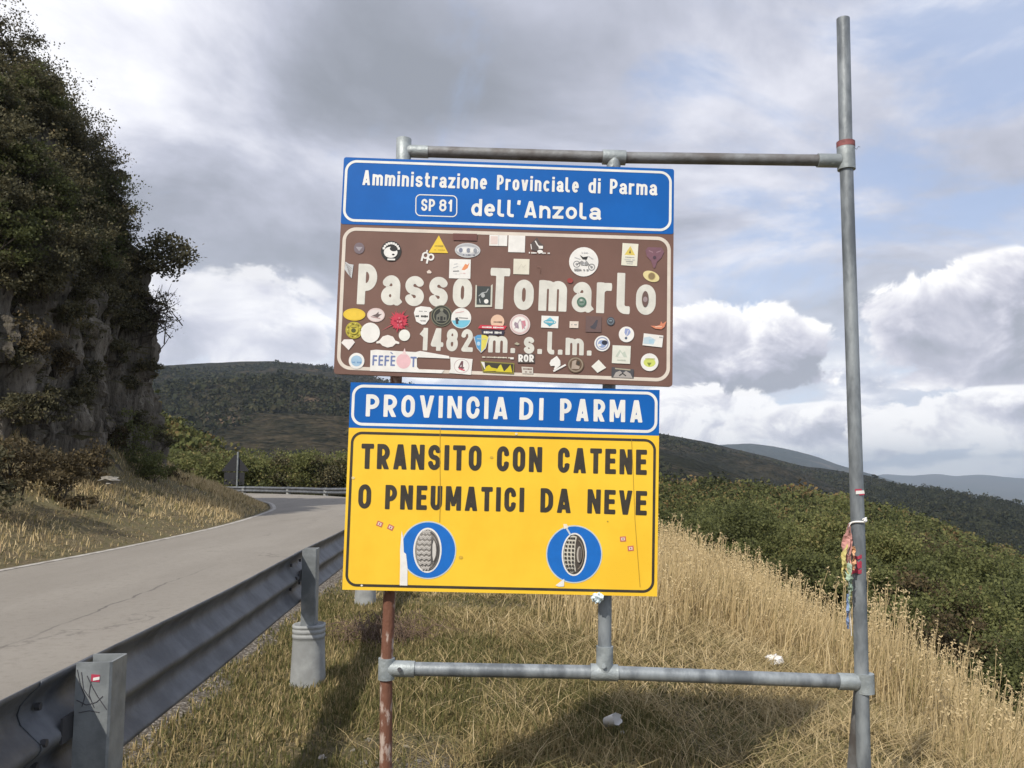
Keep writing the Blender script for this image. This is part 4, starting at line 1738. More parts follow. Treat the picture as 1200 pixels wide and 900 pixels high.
Sticker(584, 282).rect(21, 12.6, WHT).rect(8.5, 9.5, (0.74, 0.62, 0.58), -5, -.2).line([(.4, -6), (.4, 6)], .6, LGR).done('white sticker with a pink half on the top edge')
Sticker(605.5, 286).rect(19.5, 19.6, WHT).done('blank white square sticker on the top edge')
Sticker(611, 312.6).rect(18.6, 18, CRM).line([(-4, 4), (0, -3), (2, 1), (5, -2)], .5, (0.6, 0.57, 0.48)).done('cream square sticker above the second word')
Sticker(631, 288.5).poly([(-9, -3), (-4, -8), (-2, -10), (2, -4), (6, -1), (4, 4), (-2, 6), (-8, 5)], (0.10, 0.08, 0.075)).line([(-4, -6), (-1, -1), (1, 1)], 1.4, WHT).line([(-9, -2), (-8, 4)], .9, WHT).rect(5, 3.4, WHT, 2.8, 1.4).ell(3.3, 2, WHT, 2, 6.5).script(-11, 13, 8.2, 2, WHT, 12, .12).done('dark sketch sticker of a rider with a white caption')
s_ = Sticker(684, 307).ell(17.2, 17.2, WHT)
s_.ringe(4.2, 4.2, 1.2, GRY, -8.2, 3.0).ringe(4.2, 4.2, 1.2, GRY, 9.4, 6).ell(1.5, 1.5, GRY, -8.2, 3).ell(1.5, 1.5, GRY, 9.4, 6)
s_.poly([(-5, -8), (-1, -5.5), (5, -6.5), (3, -2.5), (-1.5, -3)], BLK).line([(-11, -5), (-4, -3)], .9, LGR).line([(5, -7), (11, -3.5)], .9, LGR).line([(-2, -1), (-8, 3)], .9, GRY).line([(2, -2), (9, 6)], .9, GRY)
s_.rect(7, 4, LGR, .5, 2).ell(2.2, 2.2, GRY, -2, 1.5).ell(2.2, 2.2, GRY, 3, 2).script(-11, 7, 9.5, 2.6, GRY, 5).script(-3, 4, -11, 1.4, LGR, 6).done('round white sticker with a motorbike drawing')
Sticker(738, 298.5, 2).rect(18.6, 26, (0.76, 0.74, 0.62)).poly([(0, -10), (6.2, 0.5), (-6.2, .5)], (0.70, 0.55, 0.12)).poly([(0, -6), (1, -1.5), (-1, -1.5)], BLK).script(-5.5, 5.5, 3.2, 1.2, GRY, 2, .15).script(-6, 6, 6.0, 1.2, LGR, 3, .15).script(-6, 6, 8.2, 1.2, GRY, 4, .2).script(-5, 5, 10.4, 1.0, LGR, 4, .2).done('white upright sticker with a yellow danger triangle')
Sticker(767, 300).poly([(-11, -6), (-8, -10), (8, -10), (11, -5), (8, 2), (3, 7), (1, 14), (-1, 14), (-4, 6), (-9, 1)], PUR).line([(-7, -6), (-2, -4)], 1.2, (0.33, 0.2, 0.24)).line([(7, -6), (2, -4)], 1.2, (0.33, 0.2, 0.24)).ell(2, 2, (0.08, .05, .07), 0, 2).done('faded purple shield sticker in the top right corner')
Sticker(763, 324, 20).ell(10, 6, (0.72, 0.62, 0.32)).ell(4, 4.4, (0.26, 0.19, 0.10), .5, -.3).ringe(4.6, 4.8, .8, (0.55, 0.45, 0.2), .5, -.3).done('small tilted yellow oval sticker')
s_ = Sticker(409, 315.5, 8).poly([(-5.5, -8), (-1, -6), (4.5, -6), (5, 10), (0, 6), (-5, 1)], LGR)
for k in range(5):
    s_.line([(-5 + k * 1.2, -6 + k * 2), (3, -1 + k * 2.4)], .8, (0.32, 0.31, 0.31))
s_.done('torn grey sticker on the left edge')
Sticker(567, 347.4).poly([(-10, -13), (-8.4, -13), (-8.4, 10), (8, 10), (8, -13), (10, -14.5), (10, 12), (-10, 13)], (0.60, 0.60, 0.52)).rect(15.6, 21.5, (0.055, 0.065, 0.065), -.3, -1).line([(-6, 0), (-2, -4), (3, -5), (5, -9)], 1.0, (0.40, 0.42, 0.42)).ell(2.2, 2.6, (0.45, 0.47, 0.47), -1, -1).ell(2.6, 2.6, WHT, 3, 5.8).line([(-5, 3), (-4, 8)], .8, LGR).done('dark picture sticker between the two big words')
Sticker(415.3, 368.7).ell(13, 7.2, YEL).ringe(12, 6.3, .6, (0.72, 0.50, 0.04)).done('plain yellow oval sticker')
Sticker(440.7, 369.3).ell(10.3, 8.2, (0.74, 0.66, 0.64)).ringe(10, 7.9, 1.0, (0.72, 0.55, 0.53)).poly([(-5, 1), (0, -1), (3, -4), (3, -1), (7, -1.5), (4, 1), (2, 3), (-1, 2)], (0.15, 0.11, 0.11)).line([(-6, 2), (5, 4)], .7, (.4, .2, .2)).done('pale oval sticker with a dark bird')
s_ = Sticker(467.5, 376.5)
rr_ = random.Random(4)
pts = []
for k in range(44):
    a = 2 * math.pi * k / 44
    q = rr_.uniform(7.5, 9) if k % 2 else rr_.choice([9.5, 10.5, 11, 12.5, 14])
    pts.append((q * math.cos(a), q * math.sin(a)))
for a, L in ((150, 24), (-60, 18), (-105, 16), (25, 16), (200, 14)):
    ar = math.radians(a)
    s_.poly([(3 * math.sin(ar) * .3, -3 * math.cos(ar) * .3), (L * math.cos(ar), L * math.sin(ar)), (-3 * math.sin(ar) * .3, 3 * math.cos(ar) * .3)], (0.50, 0.10, 0.12))
vs = [s_.pt(0, 0)] + [s_.pt(x, y) for x, y in pts]
s_.mb.add(vs, [(0, 1 + (k + 1) % 44, 1 + k) for k in range(44)], s_.mi((0.56, 0.05, 0.085)))
s_.off += .0003
for k in range(16):
    a = rr_.uniform(0, 6.28)
    q = rr_.uniform(1, 7)
    s_.ell(.9, 1.3, rr_.choice([(0.66, 0.16, 0.20), (0.36, 0.02, 0.05)]), q * math.cos(a), q * math.sin(a), n=7)
s_.done('red splash sticker with thin spikes')
Sticker(495, 370).poly([(-10, -3), (-8, -9), (-2, -11), (9, -10), (12, -7), (8, -4), (8, 4), (4, 10), (0, 10.5), (-7, 7)], WHT).script(-4, 4, -5, 1.6, GRY, 1).script(-8, 8, .8, 2.6, BLK, 2).script(-2, 4, 6, 1.6, GRY, 3).done('white rounded sticker with dark print left of the black disc')
s_ = Sticker(517.5, 370.3).ell(12.6, 12.6, (0.17, 0.17, 0.12)).ell(11.6, 11.6, (0.035, 0.037, 0.034)).ringe(9.8, 9.8, 1.0, (0.20, 0.20, 0.14)).poly([(-6, 6), (-6, -1), (-3, -3), (0, -7), (3, -3), (6, -1), (6, 6)], (0.18, 0.18, 0.15)).rect(3, 5, BLK, 0, 3).rect(2, 3, BLK, -3.6, 3).rect(2, 3, BLK, 3.6, 3).ell(2, 1.6, (.25, .25, .2), 0, -7)
s_.done('black round sticker with an olive emblem')
Sticker(540.5, 373).ell(11.8, 12, WHT).ell(11, 11.2, CYA, 0, 0, 10, 165).poly([(-6, 7), (-7, 0), (-4, -1), (-3, 7)], (0.06, 0.07, 0.09)).line([(-3, -.5), (8, 0)], 1.2, GRY).line([(-7, -6), (3, -8)], .7, PNK).line([(-4, 1.5), (-3, 3)], 2, BLK).done('round sticker half white and half turquoise')
s_ = Sticker(415, 387).ell(10, 10, OLV)
for k in range(14):
    a = 2 * math.pi * k / 14
    s_.ell(1.0, 1.0, (0.62, 0.55, 0.12) if k % 2 else (0.2, 0.17, 0.03), 7.6 * math.cos(a), 7.6 * math.sin(a), n=7)
s_.ell(5, 5, (0.55, 0.47, 0.06)).ell(2.8, 2.6, (0.10, 0.10, 0.03), -.4, .5).line([(-3, -3), (3, -3.4)], 1, (.15, .13, .03)).done('olive yellow round sticker with a dark middle')
Sticker(434, 390).ell(11.3, 11.8, WHT).done('large blank white round sticker')
Sticker(454.5, 400).poly([(-13.5, 1), (-10, -.5), (-6, -5.5), (0, -7.4), (6, -5.5), (9, -1), (13.5, .6), (13.5, 3), (9.5, 2.4), (6, 6), (0, 7.4), (-6, 5.5), (-9, 2.6), (-13, 3)], (0.80, 0.77, 0.72)).done('blank white lens shaped sticker')
Sticker(474, 393).ell(6.6, 6.7, (0.78, 0.79, 0.74)).done('small blank white round sticker')
Sticker(408, 404).poly([(-8, -2), (-5, -6), (5, -6.4), (8, -3), (1, 6.4)], (0.80, 0.76, 0.74)).done('white fan shaped sticker by the left edge')
Sticker(418, 423).ell(9.2, 9.4, WHT).ell(6.6, 6.4, SKY_).script(-5, 5, 1.8, 2.2, (0.16, 0.30, 0.52), 2).done('white round sticker with a pale blue middle in the bottom left corner')
s_ = Sticker(480, 424, 0).poly([(-46, -12), (-40, -13), (-12, -12), (7, -11.5), (12, -13), (46, -8), (47, -5), (10, -5.5), (8.5, -4), (9, 6), (12, 9), (41, 8.5), (38, 12.5), (-46, 12)], WHT)
s_.ell(8.4, 8.8, (0.78, 0.50, 0.53), -7, -.5).poly([(-9, -8), (-6, -16), (-4, -8)], (0.78, 0.6, 0.6))
s_.text('FEFE', -43.5, -17, 5.5, 12.0, (0.17, 0.22, 0.42), .16, .14).line([(-22.5, -10.5), (-20, -8.6)], 1.2, (0.17, 0.22, 0.42)).text('T', 1.0, 8, 6.0, 12, (0.17, 0.22, 0.42), .16, .14)
s_.done('torn white banner sticker with blue grey capital letters and a pink spot')
Sticker(540, 429, 2).poly([(-13, -9.6), (13.4, -9), (12.6, 9.6), (-13.8, 9), (-11.6, 4), (-12, -2)], WHT).ringe(9, 8.4, .7, (0.55, 0.45, 0.45), 1, 0).text('4', -3, 4, 5, 11, (0.16, 0.08, 0.09), .16, .1).line([(-2, 3), (5, 5)], 1.6, (0.6, 0.1, 0.14)).done('white sticker with a circled number four')
Sticker(583, 377).ell(8, 8.2, (0.76, 0.52, 0.38)).script(-4.5, 4.5, .6, 2.4, (0.22, 0.14, 0.10), 3, .1).done('small peach coloured round sticker')
Sticker(577, 386.2).poly([(-17, -1), (-14, -5), (17, -4.6), (14, 0)], RED).script(-12, 12, -2.4, 2, WHT, 3, .1).poly([(-13, .6), (14.5, 1), (13, 6.6), (-12, 6.4)], (0.05, 0.045, 0.07)).script(-10, 11, 3.6, 2.6, WHT, 5, .15).done('red and black banner sticker with white print')
Sticker(564, 402.4).poly([(-8.2, -7), (-5, -9.5), (0, -10), (0, 10), (-5, 5)], (0.10, 0.33, 0.60)).poly([(0, -10), (5, -9.5), (8.4, -7), (5.5, 5), (0, 10)], (0.72, 0.64, 0.12)).ell(2.0, 2.4, (0.45, 0.62, 0.76), -3.2, .5).line([(-5, -5), (5, -5)], .8, (0.5, 0.6, 0.5)).poly([(-8.4, -8), (-9.4, -7), (-5, 6), (0, 11.4), (5.6, 6), (9, -7), (8, -7), (5, 5), (0, 10), (-5, 5)], LGR).done('half blue and half yellow shield sticker beside the height figures')
s_ = Sticker(609.3, 380.4).ell(12, 12, (0.74, 0.64, 0.62)).ringe(11, 11, 1.0, (0.62, 0.42, 0.42)).ell(8.8, 8.8, WHT)
s_.poly([(-6, -3), (-2, -1), (-1, 5), (-5, 4), (-7, 0)], (0.32, 0.25, 0.30)).poly([(1, -4), (6, -5), (7, 1), (3, 6), (2, 1)], (0.62, 0.25, 0.30)).line([(-6, 5), (0, -6), (6, 5)], 1.0, (0.45, 0.35, 0.4)).done('pinkish round sticker with a red and grey pattern')
Sticker(644.3, 377.4, 1).rect(20, 14, WHT).ell(7.4, 2.8, (0.12, 0.42, 0.54), 0, .2).poly([(-4, -2.4), (0, -5.6), (4, -2.4)], CYA).poly([(-4, 2.4), (4, 2.4), (0, 5.4)], (0.10, 0.36, 0.48)).script(-6, 6, .2, 1.6, WHT, 3, .2).done('white sticker with a turquoise fish shaped mark')
Sticker(672.6, 380.6).rect(10.4, 7.8, (0.74, 0.66, 0.58)).script(-3, 3, 0, 2, GRY, 8).done('tiny cream label sticker')
Sticker(695.5, 380).rect(18.5, 18.4, (0.155, 0.10, 0.095)).poly([(-4, 3), (-1, 1), (3, -5), (5, -5), (4, 2), (2, 6), (-3, 5)], (0.075, 0.07, 0.085)).done('dark faded square sticker')
Sticker(715.5, 376.6).ell(4.8, 5.0, (0.075, 0.085, 0.105)).ringe(3.8, 3.8, .8, (0.2, 0.24, 0.27)).rect(3, 1.6, (0.25, 0.3, 0.33), 0, -.6).done('tiny dark blue grey round sticker')
Sticker(734, 392).ell(9, 9.2, WHT).poly([(-1.6, -7), (3, -6.5), (5, -3), (3, .5), (0, 2.6), (-2.5, -2)], (0.30, 0.36, 0.60)).ell(1.5, 1.5, (0.07, 0.10, 0.16), -.4, 4.4).line([(2, -5), (0, 2)], .7, WHT).done('white round sticker with a blue question shaped mark')
s_ = Sticker(705.6, 402.6).ell(9.2, 9.2, WHT).ringe(7.6, 7.6, 1.4, (0.30, 0.34, 0.50)).ell(5, 4.6, (0.28, 0.36, 0.58), 0, .6).ell(3.4, 2.8, (0.03, 0.035, 0.06), 2.8, -1).ell(2, 1.4, WHT, -3, 2)
s_.done('white round sticker with a dark blue globe')
Sticker(728, 415.6, 1).rect(21.4, 21, (0.72, 0.73, 0.65)).poly([(-7, 3), (-2, -6), (1, -2), (4, -4), (7, 3)], (0.52, 0.58, 0.50)).poly([(-4, 3), (-1, -3), (3, 3)], (0.74, 0.75, 0.68)).script(-7, 7, 6.6, 1.6, (0.5, 0.54, 0.47), 4, .2).done('pale square sticker with a green mountain outline')
Sticker(729.5, 436.6).poly([(-13, -6), (13, -4), (13, 6.4), (-13, 6)], (0.075, 0.075, 0.085)).poly([(-11, 6), (-8, 0), (-3, -2), (0, 1), (4, -2), (9, 1), (12, 6.2)], (0.40, 0.37, 0.35)).line([(-9, -4.4), (9, -3.2)], 1.4, (0.42, 0.38, 0.28)).line([(-4, 4), (0, 1), (4, 4)], 1.2, BLK).done('dark emblem sticker on the bottom edge')
Sticker(765, 399, 5).rect(23, 14, WHT).poly([(-11, -2), (-4, -4), (3, -1), (1, 5), (-11, 5)], (0.52, 0.64, 0.72)).poly([(-5, 0), (0, -2), (2, 3), (-4, 4)], (0.40, 0.58, 0.70)).script(7, 10.4, -4.6, 2, GRY, 3, 0).done('white oblong sticker with a pale blue wash')
Sticker(771.5, 381.6, -3).poly([(-9.5, 0), (-2, .5), (2, -1), (3, -5), (5, -2), (9.5, -5), (7, 2), (3, 4.6), (-4, 3.6)], (0.66, 0.24, 0.14)).line([(-4, 1.4), (4, 1.4)], 1.2, (0.76, 0.5, 0.36)).done('orange red boat shaped sticker on the right edge')
Sticker(761, 424.6).ell(10.4, 10.4, WHT).ell(7, 5.2, (0.60, 0.66, 0.16), 0, .4).poly([(-3, .5), (2.4, .5), (-.4, 5)], (0.20, 0.24, 0.05)).script(-5, 5, -4, 1.8, (0.45, 0.47, 0.2), 2, .2).done('white round sticker with a yellow green leaf in the bottom right corner')
Sticker(701.5, 429.5, 2).poly([(-8.6, .5), (-.5, -7.8), (8.8, 1), (-1, 7.6)], (0.78, 0.78, 0.72)).done('blank white diamond sticker')
s_ = Sticker(674.5, 427.5).ell(9.8, 9.6, (0.13, 0.085, 0.055)).ringe(8.8, 8.6, 1.6, (0.30, 0.24, 0.18)).poly([(-5, 5), (-4, -4), (1, -6), (0, 0), (5, 2), (4, 5)], (0.42, 0.34, 0.28)).ell(2, 2.4, (.06, .05, .04), 3, -2).done('brown seal shaped sticker')
Sticker(651, 426, 8).poly([(-7, 1), (-6, -3), (0, -9), (5, -4), (6, 1), (3, 5), (-1, 3), (-5, 4)], WHT).line([(-1, 9.5), (12, -.5)], 2.0, WHT).poly([(0, 3), (3, 4), (1, 8), (-1, 7)], WHT).done('white spade shaped sticker with a loose strip')
Sticker(616.5, 420, -1).rect(20, 11, (0.10, 0.08, 0.075)).text('ROR', -9, 9, 4.2, 8.6, WHT, .24, .10).done('white capital letter sticker on a dark ground below the height line')
Sticker(618, 434).poly([(-7, -4), (6.5, -3.6), (7, 4), (-6, 4)], (0.62, 0.58, 0.52)).script(-5, 5, -1.4, 2, (0.2, 0.12, 0.1), 3).script(-5, 5, 2, 1.6, (0.2, 0.12, 0.1), 4).done('small pale printed sticker on the bottom edge')
Sticker(583, 431).poly([(-20.5, -7.4), (19.6, -6), (19.4, 7), (-17, 6)], (0.26, 0.23, 0.06)).poly([(-18, -6), (18.4, -4.6), (18.2, 5.6), (-15.6, 4.8)], (0.055, 0.05, 0.035)).poly([(-19.5, -6.4), (-15.4, -6), (-14, 4)], WHT).poly([(-16, 4.6), (-13, -1), (-10, -3), (-7, 0), (-1, 1), (1, 4)], (0.62, 0.52, 0.03)).poly([(-2, 4.6), (2, -2.5), (4, -4), (8, 4.8)], (0.68, 0.6, 0.05)).poly([(7, 5), (12, 0), (15, -4), (17.6, 5.2)], (0.62, 0.52, 0.03)).done('black and yellow banner sticker with three peaks')
Sticker(583, 419).script(-18, 18, 0, 1.6, CRM, 21, .1).rect(4, 2.2, WHT, 17, .6).done('thin line of small white print')
Sticker(681.5, 354).ell(5.6, 5.8, (0.20, 0.28, 0.24)).ringe(5.4, 5.5, 1.6, GRN).rect(5, 1.2, GRN, 0, .3).ell(1.6, 1.4, (0.5, 0.53, 0.48), -.5, -2).done('small green round sticker on the letter')
Sticker(756, 350.5).ell(3.9, 9.3, (0.15, 0.095, 0.085)).ell(2.6, 3.2, (0.33, 0.26, 0.27), 0, .5).done('small purple grey sticker inside the last letter')
Sticker(606, 403).poly([(-3.4, .3), (-.6, -2), (3.2, .2), (.5, 1.8)], (0.42, 0.40, 0.30)).done('tiny olive scrap sticker in the height line')
Sticker(545, 278).rect(28, 8, (0.155, 0.066, 0.058)).done('faint dark red ghost of a removed sticker')
Sticker(668, 329).ell(3.5, 3, (0.30, 0.055, 0.05)).done(None)
Sticker(632, 316).line([(-3, -3), (1, -3), (1, 4)], .6, (0.24, 0.13, 0.10)).done(None)

# ------------------------------------------------------------------ tyre pictograms and bits on the yellow panel
s_ = Sticker(501.8, 644.6, base=.0022).ell(33, 34, (0.55, 0.62, 0.62), n=48).ell(31.6, 32.6, (0.008, 0.15, 0.55), n=48)
s_.ell(16.6, 26.4, WHT, -.8, .2, n=40).ell(14.6, 24.4, (0.25, 0.235, 0.215), -.8, .2, n=40)
for k in range(8):
    y = -21 + k * 6.0
    hw = 14.0 * math.sqrt(max(0.05, 1 - (y / 25.5) ** 2))
    x0, x1 = -hw + .6, hw * .30
    zz = [(x0 + (x1 - x0) * q / 6, y + (.9 if q % 2 else -.9)) for q in range(7)]
    band = [(x, y_ - 1.7) for x, y_ in zz] + [(x, y_ + 1.7) for x, y_ in reversed(zz)]
    s_.poly(band, (0.56, 0.535, 0.50))
    s_.line([(a_, b_ + .2) for a_, b_ in zz], .7, (0.35, 0.33, 0.31))
s_.ringe(13.4, 22.6, 1.2, (0.10, 0.095, 0.09), -.8, .2, -78, 78).poly([(6.2, -12), (8.6, -9), (9.6, 0), (8.6, 10), (6.6, 14), (5.2, 6), (5.0, -6)], (0.62, 0.60, 0.56)).ringe(11.2, 18, 1.0, (0.14, 0.13, 0.12), -.6, .2, -62, 62).line([(4.2, -14), (3.6, 0), (4.4, 14)], 1.2, (0.12, 0.115, 0.11))
s_.done('blue disc with a pale snow tyre on the left', yp, 'pictogram')
s_ = Sticker(672.8, 649.4, base=.0022).ell(33, 34, (0.55, 0.62, 0.62), n=48).ell(31.6, 32.6, (0.008, 0.15, 0.55), n=48)
s_.ell(14.6, 25.2, WHT, 0, .2, n=40).ell(12.8, 23.4, (0.075, 0.065, 0.055), 0, .2, n=40)
s_.poly([(0, -21.5), (2.6, -20.5), (1.2, -12), (.9, 0), (1.2, 12), (2.6, 20)] + [(12.2 * math.cos(math.radians(a)), .2 + 22.4 * math.sin(math.radians(a))) for a in range(100, 261, 10)], (0.62, 0.59, 0.50))
for j in range(9):
    y = -18.4 + j * 4.6
    hw = 11.6 * math.sqrt(max(0.05, 1 - (y / 23.5) ** 2))
    for i in range(3):
        x = -hw + 1.3 + (hw + .2) * i / 2.75
        s_.rect(2.5, 2.7, (0.045, 0.04, 0.035), x, y)
s_.ringe(9.8, 18.5, 1.0, (0.25, 0.21, 0.17), 1.4, .2, -70, 70).ell(3.0, 9.5, (0.45, 0.42, 0.37), 5.8, 0).ell(1.9, 8.4, (0.12, 0.10, 0.085), 6.6, 0)
s_.done('blue disc with a dark chained tyre on the right', yp, 'pictogram')
for px, py, r_ in ((445, 614, 20), (457.8, 618, 25), (730, 631.6, -5), (739, 642.6, -8)):
    Sticker(px, py, r_, base=.0022).rect(7, 6, (0.55, 0.16, 0.12)).rect(4, 3.2, (0.75, 0.68, 0.55)).rect(1.5, 1.8, (0.3, 0.1, 0.1)).done(None, yp)
Sticker(473, 655, base=.0034).poly([(-3, -33), (-1, -24), (.2, -8), (2.8, -6), (5, 10), (5.4, 31), (-3.6, 31), (-3.8, 5), (-4.4, -10)], WHT).done('long torn white strip of old sticker on the left', yp, 'sticker')
Sticker(656, 683, base=.0034).poly([(-5, 3), (5, -5), (5, 4), (-1, 4.5)], WHT).done('small white torn corner by the right disc', yp, 'sticker')
Sticker(663, 617, base=.0040).poly([(-3, -3), (1, -3), (3, 1), (-2, 3)], (0.8, 0.74, 0.6)).line([(1, 2), (6, 10)], 2.0, (0.55, 0.62, 0.68)).done(None, yp, 'sticker')
CRK = (0.40, 0.25, 0.03)
Sticker(515.5, 600, -1.6, base=.0030).line([(.4, -98), (0, -60), (.6, -20), (-.2, 12)], .55, CRK).done(None, yp, 'crack')
Sticker(746, 600, -1.6, base=.0030).line([(-6, -85), (-4, -40), (-2, 10), (1, 50), (4, 88)], .55, CRK).done(None, yp, 'crack')
for px, py, a, c_ in ((576, 536, 2.0, (0.62, 0.42, 0.05)), (540, 653, 2.6, (0.70, 0.44, 0.05)), (414, 560, 2.0, (.75, .62, .3)), (424, 686, 1.4, WHT), (605, 508.5, 1.6, (.8, .7, .5)), (712, 611, 1.0, (.45, .3, .04))):
    Sticker(px, py, base=.0030).ell(a, a * .8, c_, n=9).done(None, yp, 'spot')


# ================================================================== things tied to or lying round the frame
def crumple(name, c, size, col, label, cat, seed, squash=0.7, group=None):
    r = np.random.default_rng(seed)
    n, m = 9, 12
    V_ = []
    for i in range(n):
        th = math.pi * i / (n - 1)
        for j in range(m):
            ph = 2 * math.pi * j / m
            q = size * (0.35 + 0.65 * r.random())
            if i in (0, n - 1):
                q = size * .6
            V_.append((q * math.sin(th) * math.cos(ph), q * math.sin(th) * math.sin(ph), q * math.cos(th) * squash))
    fs = [(i * m + j, i * m + (j + 1) % m, (i + 1) * m + (j + 1) % m, (i + 1) * m + j) for i in range(n - 1) for j in range(m)]
    mb = MB()
    mb.add([Vector(c) + Vector(p) for p in V_], fs)
    o = mb.build(name, col, None, origin=c)
    return tag(o, label, cat, group)


M_paper = mat('crumpled_paper', (0.80, 0.79, 0.77), 0.8)
M_tissue = mat('pale_blue_tissue', (0.62, 0.74, 0.78), 0.8)
tis = S(700, 700, .006)
crumple('tissue', tis, .033, M_tissue, 'pale blue crumpled tissue wedged under the yellow panel on the middle post', 'tissue', 5, .8)


def on_ground(px, py):
    lo = 1.0
    while True:
        p = at(px, py, lo)
        if p.z < gz(p.x, p.y) or lo > 60:
            break
        lo += 0.1
    lo, hi = lo - 0.1, lo
    for _ in range(20):
        mid = (lo + hi) / 2
        p = at(px, py, mid)
        if p.z > gz(p.x, p.y):
            lo = mid
        else:
            hi = mid
    return at(px, py, lo)


p = on_ground(909, 783)
crumple('paper', p + Vector((0, 0, .075)), .105, M_paper, 'crumpled white paper lying in the grass beyond the bottom rail', 'litter', 8, .55)
p = on_ground(717, 862)
cup = empty('paper_cup', p, 'white torn paper cup lying in the grass under the frame', 'litter')
mb = MB()
n = 16
axis = Vector((.55, -.6, .35)).normalized()
u_ = axis.cross(Vector((0, 0, 1))).normalized()
w_ = axis.cross(u_)
c0 = p + Vector((0, 0, .085))
vs = [c0 + axis * (-.045) + u_ * (.028 * math.cos(2 * math.pi * k / n)) + w_ * (.028 * math.sin(2 * math.pi * k / n)) for k in range(n)]
vs += [c0 + axis * (.045 + .010 * math.sin(k * 2.2)) + u_ * (.040 * math.cos(2 * math.pi * k / n)) + w_ * (.036 * math.sin(2 * math.pi * k / n)) for k in range(n)]
mb.add(vs, [(k, (k + 1) % n, n + (k + 1) % n, n + k) for k in range(n)] + [tuple(reversed(range(n)))], 0, True)
mb.build('cup_wall', M_paper, cup)
p = on_ground(729, 861)
crumple('paper', p + Vector((0, 0, .012)), .018, M_paper, 'tiny white scrap lying just right of the torn paper cup', 'litter', 15)
p = on_ground(535, 799)
crumple('paper', p + Vector((0, 0, .015)), .032, mat('yellowed_paper', (0.62, 0.58, 0.42), .9), 'small yellowed paper scrap below the left half of the bottom rail', 'litter', 9, .5)
p = on_ground(378, 889)
crumple('stone', p + Vector((0, 0, .005)), .028, mat('pale_stone', (0.50, 0.46, 0.42), .9), 'pale stone on the gravel left of the rusty post foot', 'stone', 10, .6)
M_stone = mat('grey_stone', (0.26, 0.24, 0.21), 0.9, var=.3, scale=20)
for i, (px, py, q) in enumerate(((432, 868, .03), (476, 876, .026), (415, 880, .022), (492, 893, .03), (426, 895, .034))):
    p = on_ground(px, py)
    crumple('stone', p, q, M_stone, 'small grey stone in the bare patch at the foot of the rusty post', 'stone', 20 + i, .6, 'stones by the rusty post')

# cloth strips tied to the tall post
rib = empty('cloth_streamers', P3(997, 612, 3.63), 'faded pink, yellow, green and blue cloth strips tied to the tall post with white string', 'streamers')


def strip(name, pts, width, col, seed):
    r = random.Random(seed)
    mb = MB()
    vs = []
    N_ = 14
    P_ = np.array([[*p] for p in pts], float)
    t_ = np.linspace(0, 1, len(P_))
    for k in range(N_ + 1):
        t = k / N_
        px, py, d = [np.interp(t, t_, P_[:, q]) for q in range(3)]
        wv = width * W_ * (0.75 + .3 * math.sin(math.pi * min(1, t * 1.1))) * (0.6 + .8 * r.random())
        tw = 0.9 * math.sin(t * 7 + seed)
        c = at(px, py, d)
        dx = Vector((math.cos(tw) * wv / 2, math.sin(tw) * wv / 2, 0))
        fold = Vector((0, .010 * math.sin(t * 17 + seed), 0))
        vs += [c - dx, c + fold, c + dx]
    fs = []
    for k in range(N_):
        for q in range(2):
            a_ = k * 3 + q
            fs.append((a_, a_ + 1, a_ + 4, a_ + 3))
    mb.add(vs, fs, 0, False)
    o = mb.build(name, col, rib)
    sm = o.modifiers.new('thickness', 'SOLIDIFY')
    sm.thickness = .0008
    return o


W_ = .72
strip('cloth_strip', [(995, 614, 3.62), (992, 630, 3.61), (990, 650, 3.61), (992, 668, 3.615)], .042, mat('faded_pink_cloth', (0.58, 0.30, 0.27), .9, var=.2, scale=30), 1)
strip('cloth_strip', [(996, 634, 3.615), (988, 650, 3.60), (990, 664, 3.60), (996, 676, 3.61)], .024, mat('faded_yellow_cloth', (0.60, 0.53, 0.20), .9, var=.2, scale=30), 2)
strip('cloth_strip', [(995, 660, 3.605), (994, 672, 3.60), (997, 684, 3.60), (996, 692, 3.61)], .040, mat('faded_green_cloth', (0.36, 0.48, 0.36), .9, var=.2, scale=30), 3)
strip('cloth_strip', [(996, 616, 3.612), (998, 634, 3.606), (996, 650, 3.605), (997, 664, 3.61)], .014, MATS['faded_pink_cloth'], 7)
strip('cloth_strip', [(990, 655, 3.60), (987, 668, 3.60), (989, 682, 3.605)], .010, MATS['faded_yellow_cloth'], 8)
strip('cloth_strip', [(997, 690, 3.606), (995, 702, 3.61), (996, 716, 3.61)], .009, MATS['faded_green_cloth'], 9)
strip('cloth_strip', [(994, 696, 3.62), (994, 712, 3.615), (993, 724, 3.615), (994, 737, 3.62)], .026, mat('faded_blue_cloth', (0.22, 0.30, 0.48), .9, var=.2, scale=30), 4)
strip('cloth_strip', [(1000, 640, 3.61), (1001, 655, 3.605), (1000, 668, 3.61)], .022, mat('faded_orange_cloth', (0.62, 0.36, 0.20), .9, var=.2, scale=30), 5)
mb = MB()
loop = []
for k in range(25):
    a = 2 * math.pi * k / 24
    c = P3(1005.2, 611)
    loop.append(c + Vector((.034 * math.cos(a), .034 * math.sin(a), .006 * math.sin(a * 2) + .010 * math.cos(a))))
mb.tube(loop, .0042, 8, cap=False)
mb.build('string', M_paper, rib)
mb = MB()
mb.tube([P3(998, 612, 3.63), P3(994, 618, 3.62), P3(995, 700, 3.625), P3(998, 745, 3.64)], .0016, 6)
mb.build('string', M_paper, rib)
mb = MB()
mb.tube([P3(1011, 609, 3.635), P3(1015, 607, 3.625), P3(1013, 611, 3.62)], .004, 7)
mb.build('string', M_paper, rib)
